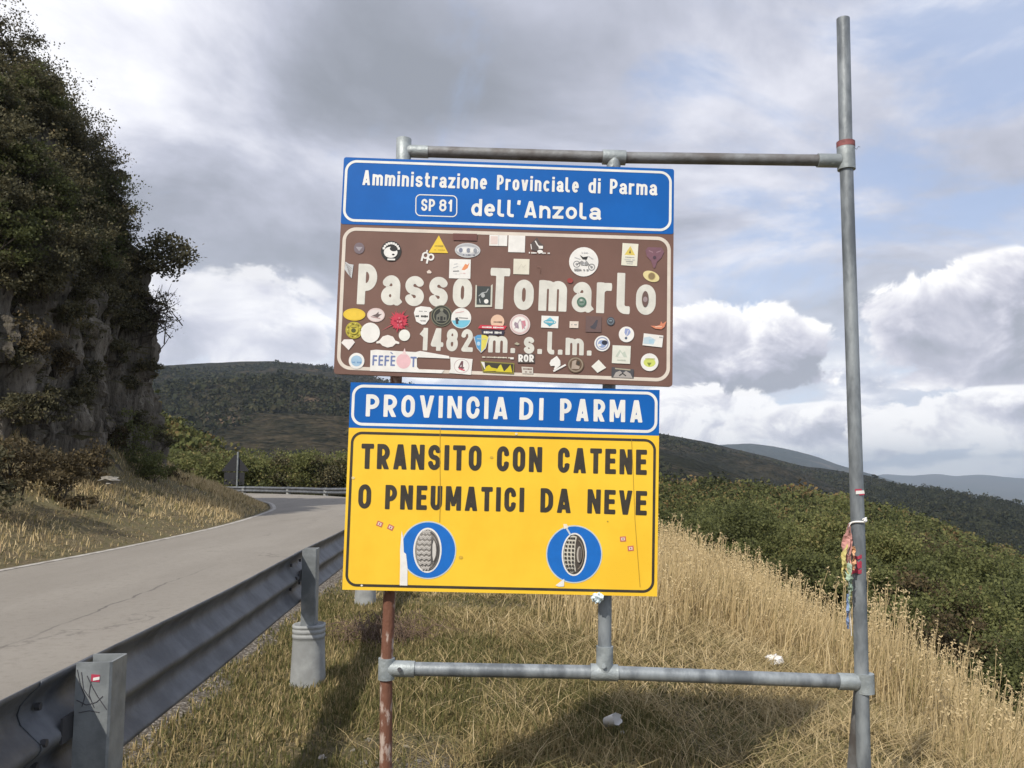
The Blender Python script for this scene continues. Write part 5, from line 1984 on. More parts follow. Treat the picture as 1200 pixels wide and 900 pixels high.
# red tape scraps round the post
mb = MB()
M_redtape = mat('red_tape', (0.40, 0.04, 0.075), .7)
for (z0, z1, x0, x1) in ((651, 655, 999, 1014), (658, 666, 1004, 1011), (667, 672, 998, 1012)):
    vs, n = [], 9
    for k in range(n):
        f_ = k / (n - 1)
        x = x0 + (x1 - x0) * f_
        u = max(-.97, min(.97, (x - 1006.8) / 7.9))
        d = PD - .0300 * math.sqrt(1 - u * u) - .0009
        wob = 1.2 * math.sin(k * 1.3 + z0)
        vs += [at(x, z0 + wob, d), at(x, z1 + wob * .5, d)]
    mb.add(vs, [(2 * k, 2 * k + 1, 2 * k + 3, 2 * k + 2) for k in range(n - 1)])
mb.build('red_tape', M_redtape, rib)


# ================================================================== vegetation
def bush(name, basep, size, n_clump, n_leaf, leaf, m, label, cat, group=None, seed=1, tint=(0.15, 0.85), open_=0.35, lean=(0, 0), stems=7, trunk=0.03, lift=0.25, crown='crown', flat=0.3, upright=False, twig=True):
    """a shrub or small tree: stems that fork into clumps of many small leaves.
    size = (rx, ry, rz): half-widths and half-height of the crown"""
    r = np.random.default_rng(seed)
    bp = np.array(basep, float)
    rx, ry, rz = size
    root = empty(name, Vector(bp), label, cat, group)
    cc = bp + np.array([lean[0], lean[1], lift + rz])
    d = r.normal(size=(n_clump, 3))
    d /= np.linalg.norm(d, axis=1)[:, None]
    rad = r.uniform(0.35, 1.0, n_clump) ** 0.6
    lump = 1 + open_ * r.normal(size=n_clump)
    cl_ = cc + d * rad[:, None] * np.array([rx, ry, rz]) * np.clip(lump, .5, 1.45)[:, None]
    cl_[:, 2] = np.maximum(cl_[:, 2], bp[2] + 0.1 * rz)
    per = np.maximum(4, (n_leaf / n_clump * r.uniform(.4, 1.6, n_clump)).astype(int))
    cs = r.uniform(.14, .34, n_clump)
    idx = np.repeat(np.arange(n_clump), per)
    g = r.normal(size=(len(idx), 3))
    g[:, 2] *= 0.65
    sc_ = (cs[idx] * min(rx, rz) * 1.0)[:, None]
    c = cl_[idx] + g * sc_ * np.array([1, 1, .8])
    # stray sprays that break the outline
    k = max(6, n_clump // 2)
    ii = r.integers(0, n_clump, k)
    dirs = cl_[ii] - cc
    dirs /= np.linalg.norm(dirs, axis=1)[:, None] + 1e-9
    L = r.uniform(.25, .6, k) * min(rx, rz)
    nn = 14
    tt = r.random((k, nn))
    sp = cl_[ii][:, None, :] + dirs[:, None, :] * (tt * L[:, None])[:, :, None] + r.normal(size=(k, nn, 3)) * leaf * .7
    c = np.concatenate([c, sp.reshape(-1, 3)])
    tn = np.concatenate([(r.uniform(-.22, .22, n_clump))[idx], np.repeat(r.uniform(-.2, .25, k), nn)])
    lo, hi = tint
    tn = np.clip((lo + hi) / 2 + (hi - lo) * (tn * 1.2 + r.normal(size=len(tn)) * .22), 0, 1)
    v, f = leaf_quads(c, leaf * r.uniform(.6, 1.35, len(c)), 1.6, flat, r)
    bulk(crown, v, f, m, root, np.repeat(tn, 4), origin=bp)
    mb = MB()
    order = r.permutation(n_clump)[:max(stems * 3, 8)]
    b0 = Vector(bp)
    n_main = max(2, stems)
    mains = []
    for q in range(n_main):
        t = cl_[order[q % len(order)]]
        foot = b0 + Vector((r.normal() * .06 * rx, r.normal() * .06 * ry, -.12))
        if not upright:
            foot = b0 + Vector((0, 0, -.15)) + Vector((r.normal() * .12 * rx, r.normal() * .12 * ry, 0))
        mid = foot.lerp(Vector(t), .45) + Vector((0, 0, .18 * rz))
        mb.tube([foot, mid, Vector(t)], [trunk, trunk * .6, trunk * .15], 6)
        mains.append(mid)
    if twig:
        for q in order:
            t = Vector(cl_[q])
            mm = min(mains, key=lambda z_: (z_ - t).length)
            mb.tube([mm, mm.lerp(t, .6) + Vector((0, 0, .06 * rz)), t + (t - mm) * .25], [trunk * .4, trunk * .25, trunk * .08], 5, cap=False)
    mb.build('stem' if cat != 'tree' else 'trunk', M_bark, root)
    return root


def rock_top(px_, y_):
    pass


# --- growth on and above the rock; each row: bearing px, py of crown centre, distance, half sizes, kind
from mathutils.bvhtree import BVHTree
nbv, ntv = ROCKV.shape[:2]
BV = BVHTree.FromPolygons([tuple(p) for p in ROCKV.reshape(-1, 3)], [tuple(int(k) for k in f_) for f_ in grid_faces(nbv, ntv)])


def on_rock(px, py):
    """where the bearing meets the rock, sliding left until it does"""
    for k in range(40):
        q = at(px - 3 * k, py + 1.0 * k, 10.0)
        o = Vector((0, 0, EYE))
        hit = BV.ray_cast(o, (q - o).normalized(), 80)
        if hit[0] is not None:
            n_ = hit[1]
            if n_.dot(q - o) > 0:
                n_ = -n_
            return hit[0], n_
    return None, None


r0 = np.random.default_rng(12)
ROCK = []
# skyline, from the top left down to the tree
for (px, py, q) in ((-40, 30, 1.0), (-12, 58, .85), (8, 84, .8), (26, 102, .75), (44, 120, .8), (64, 128, .7), (80, 146, .8), (96, 164, .75), (108, 182, .75), (118, 204, .75), (128, 228, .75), (138, 250, .6), (142, 270, .55), (140, 292, .5)):
    ROCK.append((px - 8, py + 6, q, 's'))
# the mantle of scrub over the upper rock
for k in range(46):
    py = 110 + 220 * r0.random()
    edge = np.interp(py, [60, 120, 180, 240, 300, 340], [0, 50, 105, 135, 150, 165])
    px = -30 + (edge + 22) * r0.random() ** .8
    ROCK.append((px, py, r0.uniform(.55, .95), 'm' if r0.random() < .7 else 'g'))
# single plants on the bare face
for (px, py, q, kd) in ((150, 352, .55, 'f'), (165, 386, .5, 'f'), (120, 372, .55, 'f'), (92, 350, .5, 'f'), (135, 420, .4, 'f'), (172, 440, .35, 'f'), (20, 362, .5, 'f'), (60, 340, .5, 'f'), (108, 440, .3, 'f'), (128, 345, .6, 'f'), (110, 330, .6, 'f'), (158, 322, .5, 'f'), (140, 380, .45, 'f'), (80, 380, .45, 'f'), (104, 398, .4, 'f'), (150, 455, .3, 'f'), (45, 330, .6, 'f'), (5, 335, .6, 'f'), (172, 366, .4, 'f'), (12, 430, .4, 'f'), (85, 470, .35, 'f'), (160, 500, .35, 'f'), (40, 480, .45, 'f'), (10, 490, .5, 'f')):
    ROCK.append((px, py, q, kd))
LABR = {'s': ('dark twiggy shrub on the skyline above the rock', 'twiggy shrubs on the skyline of the rock'), 'm': ('dark shrub in the scrub covering the upper rock', 'dark scrub on the upper rock'),
        'g': ('olive green shrub in the scrub covering the upper rock', 'green shrubs on the upper rock'), 'f': ('small dark plant clinging to the bare rock face', 'plants on the bare rock face')}
for i, (px, py, q, kd) in enumerate(ROCK):
    h_, n_ = on_rock(px, py)
    if h_ is None:
        continue
    sz = (q * 1.05, q * 1.05, q * (.95 if kd == 's' else .8))
    b = h_ - n_ * .15
    ln_ = (n_.x * .5 * q, n_.y * .5 * q)
    lb, gp = LABR[kd]
    bush('cliff_shrub', (b.x, b.y, b.z - .35 * q), sz, 26, int((4200 if kd == 's' else 3600) * q), .075, M_leaf_green if kd == 'g' else M_leaf_dark, lb, 'shrub', gp, 100 + i,
         (0.05, .85) if kd != 'g' else (.0, .5), .45, lean=ln_, stems=6, trunk=.022, lift=.05, flat=0)
# the overhanging little tree
c = at(188, 303, 27.0)
tr_root = at(150, 338, 27.2)
r = np.random.default_rng(77)
ot = empty('overhanging_tree', tr_root, 'small dark tree leaning out from the rock against the sky', 'tree')
mb = MB()
tips = []
for (px, py) in ((215, 292), (205, 283), (192, 279), (180, 285), (219, 300), (204, 304), (190, 300), (176, 300), (168, 292), (211, 308), (184, 312), (198, 291), (196, 317)):
    t = at(px, py, 27.0 + r.uniform(-.8, .8))
    tips.append(t)
    m1 = tr_root.lerp(at(172, 318, 27), .75)
    m2 = m1.lerp(t, .55) + Vector((0, 0, .05))
    mb.tube([tr_root, m1 + Vector((r.normal() * .05, 0, r.normal() * .05)), m2, t], [.07, .05, .028, .008], 6)
mb.build('trunk', M_bark, ot)
cs = []
tn = []
for t in tips:
    n = 170
    g = r.normal(size=(n, 3)) * np.array([.19, .26, .11])
    cs.append(np.array(t) + g)
    tn.append(np.clip(.35 + r.normal() * .15 + r.normal(size=n) * .2, 0, 1))
v, f = leaf_quads(np.concatenate(cs), .12 * r.uniform(.6, 1.3, sum(len(q) for q in cs)), 1.6, .6, r)
bulk('crown', v, f, M_leaf_dark, ot, np.repeat(np.concatenate(tn), 4), origin=tr_root)
# bare spiky shrub under it
q0 = at(181, 372, 26.6)
sp = empty('bare_shrub', q0, 'bare spiky shrub sticking out from the rock below the overhanging tree', 'shrub')
mb = MB()
cs = []
for k in range(46):
    e = at(r.uniform(186, 212), r.uniform(332, 388), 26.6 + r.uniform(-.5, .5))
    st_ = q0 + Vector((r.normal() * .25, r.normal() * .25, r.normal() * .35))
    md = st_.lerp(e, .5) + Vector((0, 0, -.06))
    mb.tube([st_, md, e], [.022, .014, .004], 5, cap=False)
    cs.append(np.array(md.lerp(e, .6)) + r.normal(size=(9, 3)) * np.array([.10, .1, .06]))
mb.build('twigs', M_bark, sp)
cs = np.concatenate(cs)
v, f = leaf_quads(cs, .10 * r.uniform(.6, 1.2, len(cs)), 2.2, 0, r)
bulk('crown', v, f, M_leaf_dark, sp, np.repeat(r.uniform(.1, .6, len(cs)), 4), origin=q0)

# bushes along the foot of the rock
FOOT = [
    (38, 400, 16.9, (.75, .5, .65), 'b', 'rusty leaved bush clinging high on the rock face'), (64, 425, 18.9, (.45, .4, .4), 'b', 'small rusty sprig right of the rusty leaved bush'),
    (20, 540, 15.2, (.9, .7, .55), 'b', 'withered bramble heap in the shade at the foot of the rock'), (70, 552, 17.4, (.8, .6, .45), 'b', 'brown withered bramble under the rock face'),
    (-35, 560, 14.0, (.8, .7, .6), 'd', 'dark bramble at the left picture edge below the rock'),
    (105, 545, 20.0, (.8, .6, .55), 'b', 'reddish brown brushwood below the middle of the rock'), (148, 520, 22.8, (.95, .7, .9), 'g', 'yellow green bush at the foot of the rock nose'),
    (128, 512, 22.6, (.5, .4, .4), 'b', 'pale dry bush against the foot of the rock'), (176, 545, 25.0, (.75, .6, .65), 'g', 'green bush at the right corner of the rock'),
    (186, 512, 27.2, (.5, .5, .7), 'd', 'dark ivy clump on the corner of the rock'), (196, 558, 28.0, (.8, .8, .45), 'b', 'tawny thicket beside the bend below the rock corner'),
    (90, 590, 17.2, (.45, .4, .25), 'b', 'low tuft of dead brown stems on the sunlit bank'), (150, 597, 20.0, (.35, .3, .22), 'd', 'small dark scrub on the bank near the edge line'),
    (55, 470, 18.0, (.6, .35, .45), 'd', 'dark ivy patch low on the rock face'), (95, 455, 20.4, (.45, .3, .6), 'd', 'narrow dark ivy streak on the rock face'),
]
for i, (px, py, D, sz, kd, lb) in enumerate(FOOT):
    hh, nn_ = on_rock(px, py) if py < 530 else (None, None)
    c = at(px, py, D) if hh is None else hh
    b = (c.x, c.y, c.z - sz[2] * .8 - .1)
    m = {'d': M_leaf_dark, 'g': M_leaf_green, 'b': M_leaf_brown}[kd]
    sz = tuple(q * .8 for q in sz)
    bush('bank_bush', b, sz, 22, int(4200 * sz[0]), .07, m, lb, 'bush', 'bushes along the foot of the rock', 200 + i, (.05, .75) if kd != 'b' else (.0, .7), .4, stems=5, trunk=.02, lift=.1)
# pale broken stone on the bank
p = at(129, 562, 19.0)
p.z = gz(p.x, p.y)
crumple('stone', at(129, 563, 19.0), .28, mat('bank_stone', (.33, .31, .27), .9, var=.3, scale=8), 'pale flat boulder on the sunlit bank under the rock', 'stone', 61, .4)

# thicket beyond the far guardrail
r = np.random.default_rng(5)
TH = [(205, 560, 56), (222, 545, 57), (240, 556, 55.5), (254, 543, 58), (268, 549, 59), (286, 546, 57), (300, 553, 56), (312, 543, 59), (328, 549, 57), (344, 542, 58.5), (358, 551, 56.5), (372, 543, 59), (388, 548, 57), (402, 541, 58), (420, 546, 57), (212, 528, 62), (236, 532, 63), (440, 545, 58)]
THN = ['at its left end behind the bank grass', 'where the brown bank comes down', 'just left of the warning sign', 'behind the left edge of the warning sign', 'behind the triangular warning plate', 'just right of the warning sign',
       'low and dark, right of the warning sign', 'third tall bush right of the warning sign', 'with a rounded crown in the middle of the row', 'with a pale top right of the middle', 'low and dark beyond the guardrail bend', 'tall, left of the blue panel edge',
       'bushy, beside the yellow panel edge', 'tallest, half hidden by the signs', 'mostly hidden behind the left edge of the yellow panel', 'upper bush on the brown bank', 'second upper bush on the brown bank', 'hidden deep behind the yellow panel']
for i, (px, py, D) in enumerate(TH):
    py += 6 if i not in (15, 16) else 16
    c = at(px, py, D)
    rz = 1.15 + .35 * r.random()
    rx = 1.25 + .5 * r.random()
    bush('thicket_bush', (c.x, c.y, c.z - rz - .5), (rx, rx, rz), 40, 6000, .17, M_leaf_green if i % 4 else M_leaf_dark, 'green bush beyond the far guardrail, ' + THN[i], 'bush', 'bushes beyond the far guardrail', 300 + i,
         (.15, .95), .3, stems=4, trunk=.05, lift=.2)

# bushes below the crest on the valley side
r = np.random.default_rng(9)
VB = []
for (px, py, D, rx, rz, kd) in (
        (800, 585, 34, 1.6, 1.3, 'd'), (835, 592, 30, 1.5, 1.2, 'g'), (872, 600, 27, 1.4, 1.2, 'd'), (905, 606, 25, 1.3, 1.2, 'g'), (860, 578, 44, 2.0, 1.6, 'd'), (905, 583, 42, 1.9, 1.5, 'g'),
        (962, 612, 24, 1.35, 1.3, 'G'), (985, 640, 20, 1.2, 1.15, 'g'), (935, 640, 19.5, 1.1, 1.0, 'd'), (1000, 596, 38, 1.8, 1.5, 'g'), (1040, 625, 23, 1.3, 1.2, 'G'), (1045, 665, 17, 1.1, 1.1, 'g'),
        (1085, 640, 22, 1.3, 1.2, 'd'), (1090, 682, 16, 1.05, 1.05, 'b'), (1130, 660, 21, 1.3, 1.2, 'g'), (1140, 700, 15, 1.0, 1.05, 'g'), (1175, 690, 18, 1.2, 1.1, 'd'), (1190, 735, 14, .95, 1.0, 'g'),
        (1060, 612, 34, 1.7, 1.4, 'd'), (1110, 630, 31, 1.6, 1.4, 'b'), (1160, 650, 28, 1.5, 1.3, 'd'), (1215, 680, 24, 1.4, 1.3, 'g'), (1225, 720, 17, 1.2, 1.2, 'd'), (955, 590, 48, 2.0, 1.6, 'd'), (785, 600, 27, 1.2, 1.0, 'd'),
        (1012, 655, 18.5, 1.0, 1.0, 'd'), (1100, 725, 13.2, .7, .75, 'b'), (1165, 760, 12.2, .7, .7, 'd'), (1055, 705, 13.8, .7, .8, 'g')):
    VB.append((px, py, D, rx, rz, kd))
VBN = ['far left beside the yellow panel edge', 'next to the panel edge, second from the signs', 'above the tall grass midway to the post', 'with a lighter crown left of the tall post', 'far behind, above the grass crest',
       'further back, left of the tall post', 'bright yellow green, just left of the tall post', 'behind the cloth streamers', 'low and dark left of the cloth streamers', 'far behind the tall post', 'bright green, right of the tall post',
       'right behind the tall post at streamer height', 'dark, upper middle right of the post', 'rusty leaved, above the tallest straw', 'upper right of the rusty leaved bush', 'in front of the dark bush at right', 'dark, near the right picture edge',
       'lowest green bush at the right picture edge', 'far dark bush right of the post top string', 'rust brown bush on the upper slope', 'dark bush high on the slope at right', 'high at the right picture edge', 'dark bush cut by the right picture edge', 'furthest bush left of the tall post', 'small dark bush by the corner of the yellow panel',
       'dark, close behind the red tape on the post', 'small brown bush among the straw tips', 'small dark bush at the grass edge on the right', 'small green bush behind the straw right of the post']
KN = {'d': 'dark green bush', 'g': 'mid green bush', 'G': 'fresh green bush', 'b': 'brownish bush'}
for i, (px, py, D, rx, rz, kd) in enumerate(VB):
    py = py + 34 + 150 / D
    rx, rz = rx * .8, rz * .72 * (1.0, .8, 1.25, .9)[i % 4]
    c = at(px, py, D)
    m = {'d': M_leaf_green, 'g': M_leaf_green, 'G': M_leaf_green, 'b': M_leaf_brown}[kd]
    tn = {'d': (.0, .55), 'g': (.1, .85), 'G': (.4, 1.0), 'b': (.0, .7)}[kd]
    zg = gz(c.x, c.y)
    zb = min(c.z - rz - .2, max(zg, c.z - 2.4 * rz))
    bush('valley_bush', (c.x, c.y, zb), (rx, rx, rz), 44, int(11000 * max(.8, rx)), .036 + .0019 * D, m, KN[kd] + ' below the crest, ' + VBN[i], 'bush', 'bushes below the grassy crest', 400 + i, tn, .34, stems=5, trunk=.03, lift=max(.1, c.z - rz - zb))


# far scrub and woods that read as one mass
def wood(name, surf, n, size, leaves, leaf, m, label, seed, tl=(.0, .8), pick=None, cone=False, ref=None):
    r = np.random.default_rng(seed)
    I, J = surf.shape[:2]
    u = r.random(n) * (I - 1.01)
    w = r.random(n) ** (1.0 if cone else 0.8) * (J - 1.01)
    i, j = u.astype(int), w.astype(int)
    fu, fw = (u - i)[:, None], (w - j)[:, None]
    P = surf[i, j] * (1 - fu) * (1 - fw) + surf[i + 1, j] * fu * (1 - fw) + surf[i, j + 1] * (1 - fu) * fw + surf[i + 1, j + 1] * fu * fw
    if pick is not None:
        P = P[pick(P)]
        n = len(P)
    s_ = size * r.uniform(.45, 1.0, n) * np.where(r.random(n) < .2, 1.6, 1.1)
    d = r.normal(size=(n, leaves, 3))
    d /= np.linalg.norm(d, axis=2)[:, :, None]
    d *= r.uniform(.55, 1.0, (n, leaves, 1))
    if cone:
        h = r.random((n, leaves)) ** .7
        a = r.uniform(0, 6.283, (n, leaves))
        q = (1 - h) * .42 * r.uniform(.5, 1.0, (n, leaves))
        d = np.stack([np.cos(a) * q, np.sin(a) * q, h * 2.0 - .4], -1)
        c = P[:, None, :] + d * s_[:, None, None]
    else:
        lob = r.normal(size=(n, leaves, 3)) * .12
        c = P[:, None, :] + (d * np.array([1, 1, .8]) + lob + np.array([0, 0, .45])) * s_[:, None, None]
    tn = np.clip(r.uniform(tl[0], tl[1], n)[:, None] + r.normal(size=(n, leaves)) * .13, 0, 1).ravel()
    c = c.reshape(-1, 3)
    near_ = np.clip(np.linalg.norm(P, axis=1) / ref, .22, 1.2) if ref else np.ones(n)
    sz = np.repeat(s_ * near_, leaves) / size * leaf * r.uniform(.6, 1.3, len(c))
    v, f = leaf_quads(c, sz, 1.3, .2, r)
    o = bulk(name, v, f, m, None, np.repeat(tn, 4))
    tag(o, label, kind='stuff')
    return o


M_scrub = tint_mat('slope_scrub', [(0.0, (0.050, 0.056, 0.022)), (.4, (0.092, 0.104, 0.036)), (.7, (0.135, 0.138, 0.050)), (.88, (0.16, 0.125, 0.052)), (1, (0.18, 0.12, 0.055))], .8, .15, .1)
M_wood = tint_mat('ridge_wood', [(0.0, (0.018, 0.022, 0.012)), (.6, (0.040, 0.043, 0.022)), (1, (0.070, 0.060, 0.032))], .9, .05, .05)
wood('valley_scrub', HB, 3300, 2.0, 240, .38, M_scrub, 'green and rusty scrub covering the valley slope', 31, (.0, .95), ref=130, pick=lambda P: P[:, 1] > 46)
wood('ridge_wood', HC, 7000, 3.4, 40, 1.5, M_wood, 'dark wood covering the lower ridge', 32, (.1, .7))
wood('bank_scrub', HK, 420, .9, 60, .34, M_scrub, 'low scrub on the brown bank behind the far guardrail', 33, (.2, 1.0))
wood('hill_wood', HD[:, 8:100], 30000, 3.3, 14, 2.5, M_wood, 'dark woods covering the broad hill', 34, (.3, .8), pick=lambda P: fbm(P[:, 0] / 130, P[:, 1] / 130, 5, 3) > -.06 + .04 * sstep(P[:, 0], 0, 150))


# ------------------------------------------------------------------ grass
def blades(P, hgt, wid, tint, seed, bend=0.5, wind=(0.10, 0.0), name='grass', label='', flat=None):
    r = np.random.default_rng(seed)
    n = len(P)
    a = r.uniform(0, 2 * math.pi, n)
    lean = np.abs(r.normal(size=n)) * bend if bend < 2.5 else r.uniform(.86, .98, n)
    dx = np.cos(a) * lean * hgt + wind[0] * hgt
    dy = np.sin(a) * lean * hgt + wind[1] * hgt
    up = hgt * np.sqrt(np.clip(1 - np.minimum(lean, .98) ** 2, .02, 1))
    b = a + r.uniform(-1.2, 1.2, n)
    sx, sy = -np.sin(b) * wid / 2, np.cos(b) * wid / 2
    z0 = np.zeros(n)
    p0 = P
    mid = P + np.stack([dx * .36, dy * .36, up * .58], 1)
    tip = P + np.stack([dx, dy, up], 1)
    s = np.stack([sx, sy, z0], 1)
    V = np.stack([p0 - s, p0 + s, mid + s * .8, mid - s * .8, tip + s * .12, tip - s * .12], 1).reshape(-1, 3)
    k = np.arange(n)[:, None] * 6
    F = np.stack([k + np.array([[0, 1, 2, 3]]), k + np.array([[3, 2, 4, 5]])], 1).reshape(-1, 4)
    o = bulk(name, V, F, M_grass, None, np.repeat(tint, 6))
    return tag(o, label, kind='stuff')


def verge_points(n, x0, x1, y0, y1, seed, ypow=1.0):
    r = np.random.default_rng(seed)
    x = r.uniform(x0, x1, n)
    y = y0 + (y1 - y0) * r.random(n) ** ypow
    return x, y, r


def lat(x, y):
    return signed(x, y, RAIL)


# short turf near the rail and under the frame
x, y, r = verge_points(330000, -2.2, 4.6, 2.4, 15, 1, 1.5)
lx = lat(x, y)
tuft = fbm(x * 1.6, y * 1.6, 3, 21)
gr = fbm(x * .8, y * .8, 3, 23)
bare = np.exp(-(((x + .45) / .55) ** 2 + ((y - 4.1) / .75) ** 2))
path = np.exp(-((x - (1.9 + .06 * (y - 4))) / .55) ** 2) * sstep(y, 8.5, 6.0)
keep = (lx > -.60 + .5 * (tuft + .1)) & (r.random(len(x)) < np.clip(.92 + 1.4 * tuft - .9 * bare, .08, 1))
x, y, lx, tuft, gr, bare, path = [q[keep] for q in (x, y, lx, tuft, gr, bare, path)]
r = np.random.default_rng(51)
hgt = (.018 + .040 * r.random(len(x)) + .11 * np.clip(tuft, 0, 1)) * (1 - .5 * bare)
green = np.clip(.80 - 1.7 * gr - .15 * (lx - .8), .03, .95)
isg = r.random(len(x)) < green * .75
tn = np.where(isg, r.uniform(.05, .45, len(x)), r.uniform(.40, .86, len(x)))
P = np.stack([x, y, ground_z(x, y) - .01], 1)
blades(P, hgt, .0050 + .0035 * r.random(len(x)) + .0005 * y, tn, 61, 1.5, (.05, 0), 'short_grass', 'short half dry grass on the verge by the guardrail')

x, y, r = verge_points(170000, -2.1, 1.4, 2.6, 9.5, 71, 1.3)
lx = lat(x, y)
tuft = fbm(x * 2.1, y * 2.1, 3, 22)
keep = (lx > -.50 + .5 * tuft) & (lx < 2.4) & (r.random(len(x)) < np.clip(.75 + 1.8 * tuft - np.exp(-(((x + .45) / .5) ** 2 + ((y - 4.1) / .7) ** 2)), .05, 1))
x, y, tuft = x[keep], y[keep], tuft[keep]
r = np.random.default_rng(57)
n = len(x)
gr = fbm(x * .9, y * .9, 3, 24)
tn = np.where(r.random(n) < np.clip(.50 - 1.8 * gr, .05, .95), r.uniform(.10, .46, n), r.uniform(.42, .80, n))
P = np.stack([x, y, ground_z(x, y) - .008], 1)
blades(P, .035 + .055 * r.random(n) + .10 * np.clip(tuft, 0, 1), .0036 + .0025 * r.random(n) + .0004 * y, tn, 67, 1.2, (.04, 0), 'verge_turf', 'dense green and tan turf beside the guardrail')

# matted straw lying flat
x, y, r = verge_points(130000, -1.8, 4.8, 2.8, 12, 2, 1.3)
lx = lat(x, y)
keep = (lx > .55 + 1.6 * fbm(x * .9, y * .9, 3, 29) + .5 * r.random(len(x))) & (r.random(len(x)) < np.clip(.28 + .27 * sstep(x, .6, 1.8) + 1.7 * fbm(x * 1.4, y * 1.4, 3, 26), .05, 1))
x, y = x[keep], y[keep]
r = np.random.default_rng(52)
n = len(x)
hgt = r.uniform(.10, .32, n)
P = np.stack([x, y, ground_z(x, y) + .005 + .02 * r.random(n)], 1)
blades(P, hgt, .0035 + .0004 * y, np.clip(r.normal(.64, .17, n) + .5 * fbm(P[:, 0] * .8, P[:, 1] * .8, 3, 77) - .16 * sstep(x, 1.4, .2) * sstep(y, 8.5, 6.5), .2, 1), 62, 2.6, (.0, 0), 'matted_straw', 'flattened dry straw lying on the verge')

# tall dry grass on the knoll and along the crest
x, y, r = verge_points(150000, -1.0, 8.5, 4.4, 27, 3, 1.25)
lx = lat(x, y)
cl1 = fbm(x * 1.1, y * 1.1, 3, 31)
cl2 = fbm(x * 3.2, y * 3.2, 2, 32)
crest = np.exp(-((lx - (4.65 + .055 * np.clip(y - 5, 0, 12))) / .95) ** 2) * sstep(y, 4.3, 5.2)
back = sstep(y, 6.6, 9.0) * sstep(lx, 1.5 + .8 * cl1, 3.0 + .8 * cl1)
back = np.maximum(back, sstep(y, 10.5, 13) * sstep(lx, .6, 1.4))
mid_c = np.exp(-(((x - 1.05) / .42) ** 2 + ((y - 5.4) / .7) ** 2)) * .42
path = np.exp(-((x - (1.75 + .09 * (y - 4))) / .55) ** 2) * sstep(y, 10.0, 7.6)
mask = np.maximum(np.maximum(crest, back), mid_c)
clear = sum(np.exp(-(((x - cx_) / .26) ** 2 + ((y - cy_) / .55) ** 2)) for cx_, cy_ in ((2.10, 6.75), (.58, 4.75)))
den = np.clip((mask - .12) * (.85 + 1.3 * cl1 + .9 * cl2) - 1.0 * path - 2.0 * clear, 0, 1)
keep = (r.random(len(x)) < den) & (lx > .8) & (lx < 7.4)
x, y, lx, cl1, cl2, crest = [q[keep] for q in (x, y, lx, cl1, cl2, crest)]
r = np.random.default_rng(53)
n = len(x)
hgt = np.clip(.16 + .36 * r.random(n) + .45 * cl1 + .10 * crest, .10, .8) * (.55 + .45 * sstep(y, 5.2, 8.5))
gp = fbm(x * .7, y * .7, 3, 37)
tn = np.clip(r.normal(.84, .12, n) - .30 * (r.random(n) < .12 + 1.1 * np.clip(gp, 0, 1)) - .12 * sstep(y, 6.5, 5.0), .15, 1)
P = np.stack([x, y, ground_z(x, y) - .02], 1)
blades(P, hgt, .0028 + .0026 * r.random(n) + .00055 * y, tn, 63, .46, (.10, -.02), 'tall_dry_grass', 'tall dry straw coloured grass along the crest of the knoll')
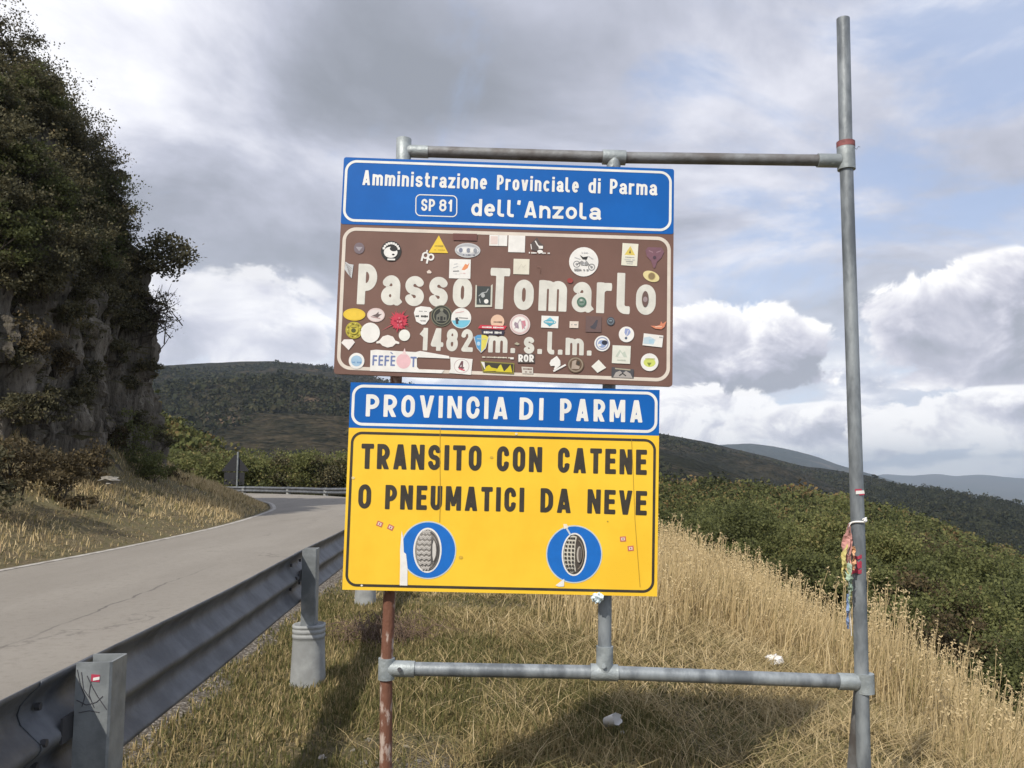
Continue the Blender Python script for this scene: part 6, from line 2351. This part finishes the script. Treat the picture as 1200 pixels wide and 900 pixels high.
# seed heads standing above the straw
k = r.permutation(n)[:5200]
P2 = P[k]
h2_ = hgt[k] * r.uniform(1.15, 1.6, len(k))
st_lean = r.normal(size=(len(k), 2)) * .12 + np.array([.10, 0])
tipp = P2 + np.stack([st_lean[:, 0] * h2_, st_lean[:, 1] * h2_, h2_], 1)
w_ = (.0018 + .00028 * P2[:, 1])[:, None]
sx = np.array([[1, 0, 0]]) * w_
V = np.stack([P2 - sx, P2 + sx, tipp + sx * .6, tipp - sx * .6], 1).reshape(-1, 3)
F = np.arange(len(V)).reshape(-1, 4)
hd = np.repeat(tipp, 7, 0) + r.normal(size=(len(k) * 7, 3)) * np.array([.014, .014, .035])
v2, f2 = leaf_quads(hd, np.repeat(.022 + .0012 * P2[:, 1], 7), 2.4, 0, r)
o = bulk('grass_seed_heads', np.concatenate([V, v2]), np.concatenate([F, f2 + len(V)]), M_grass, None, np.concatenate([np.full(len(V), .82), np.full(len(v2), .93)]))
tag(o, 'feathery seed heads standing above the tall dry grass', kind='stuff')

# dry grass on the bank across the road
x, y, r = verge_points(150000, -20, -5.5, 6, 44, 4, 1.1)
t = -signed(x, y, LEFT)
cl1 = fbm(x * .5, y * .5, 3, 41)
keep = (t > .12) & (t < 6.0) & (r.random(len(x)) < np.clip(.85 + 1.2 * cl1, .1, 1))
x, y, t, cl1 = x[keep], y[keep], t[keep], cl1[keep]
r = np.random.default_rng(54)
n = len(x)
hgt = np.clip((.08 + .14 * r.random(n) + .24 * cl1) * (.55 + .45 * sstep(t, .2, 1.2)), .05, .6)
tn = np.where(r.random(n) < np.clip(.22 - cl1 * .8, .02, .6), r.uniform(.15, .5, n), np.clip(r.normal(.74, .14, n), .4, 1))
P = np.stack([x, y, ground_z(x, y) - .02], 1)
blades(P, hgt, .006 + .0008 * y, np.clip(tn + .12, 0, 1), 64, 1.1, (.06, 0), 'bank_grass', 'dry golden grass on the bank across the road')

# dead bush tangle left of the rusty post
p = on_ground(448, 752)
r = np.random.default_rng(66)
db = empty('dead_bush', p, 'tangle of dead brown stems on the verge left of the rusty post', 'dead plant')
mb = MB()
for k in range(190):
    a = r.uniform(0, 6.28)
    L = r.uniform(.15, .5)
    s0 = p + Vector((r.normal() * .16, r.normal() * .16, .0))
    m1 = s0 + Vector((math.cos(a) * L * .4, math.sin(a) * L * .4, r.uniform(.06, .24)))
    e = s0 + Vector((math.cos(a) * L, math.sin(a) * L, r.uniform(-.02, .20)))
    mb.tube([s0, m1, e], [.0035, .003, .0015], 4, cap=False)
mb.build('stems', mat('dead_stem', (.10, .065, .045), .9, color2=(.19, .13, .09), scale=14), db)
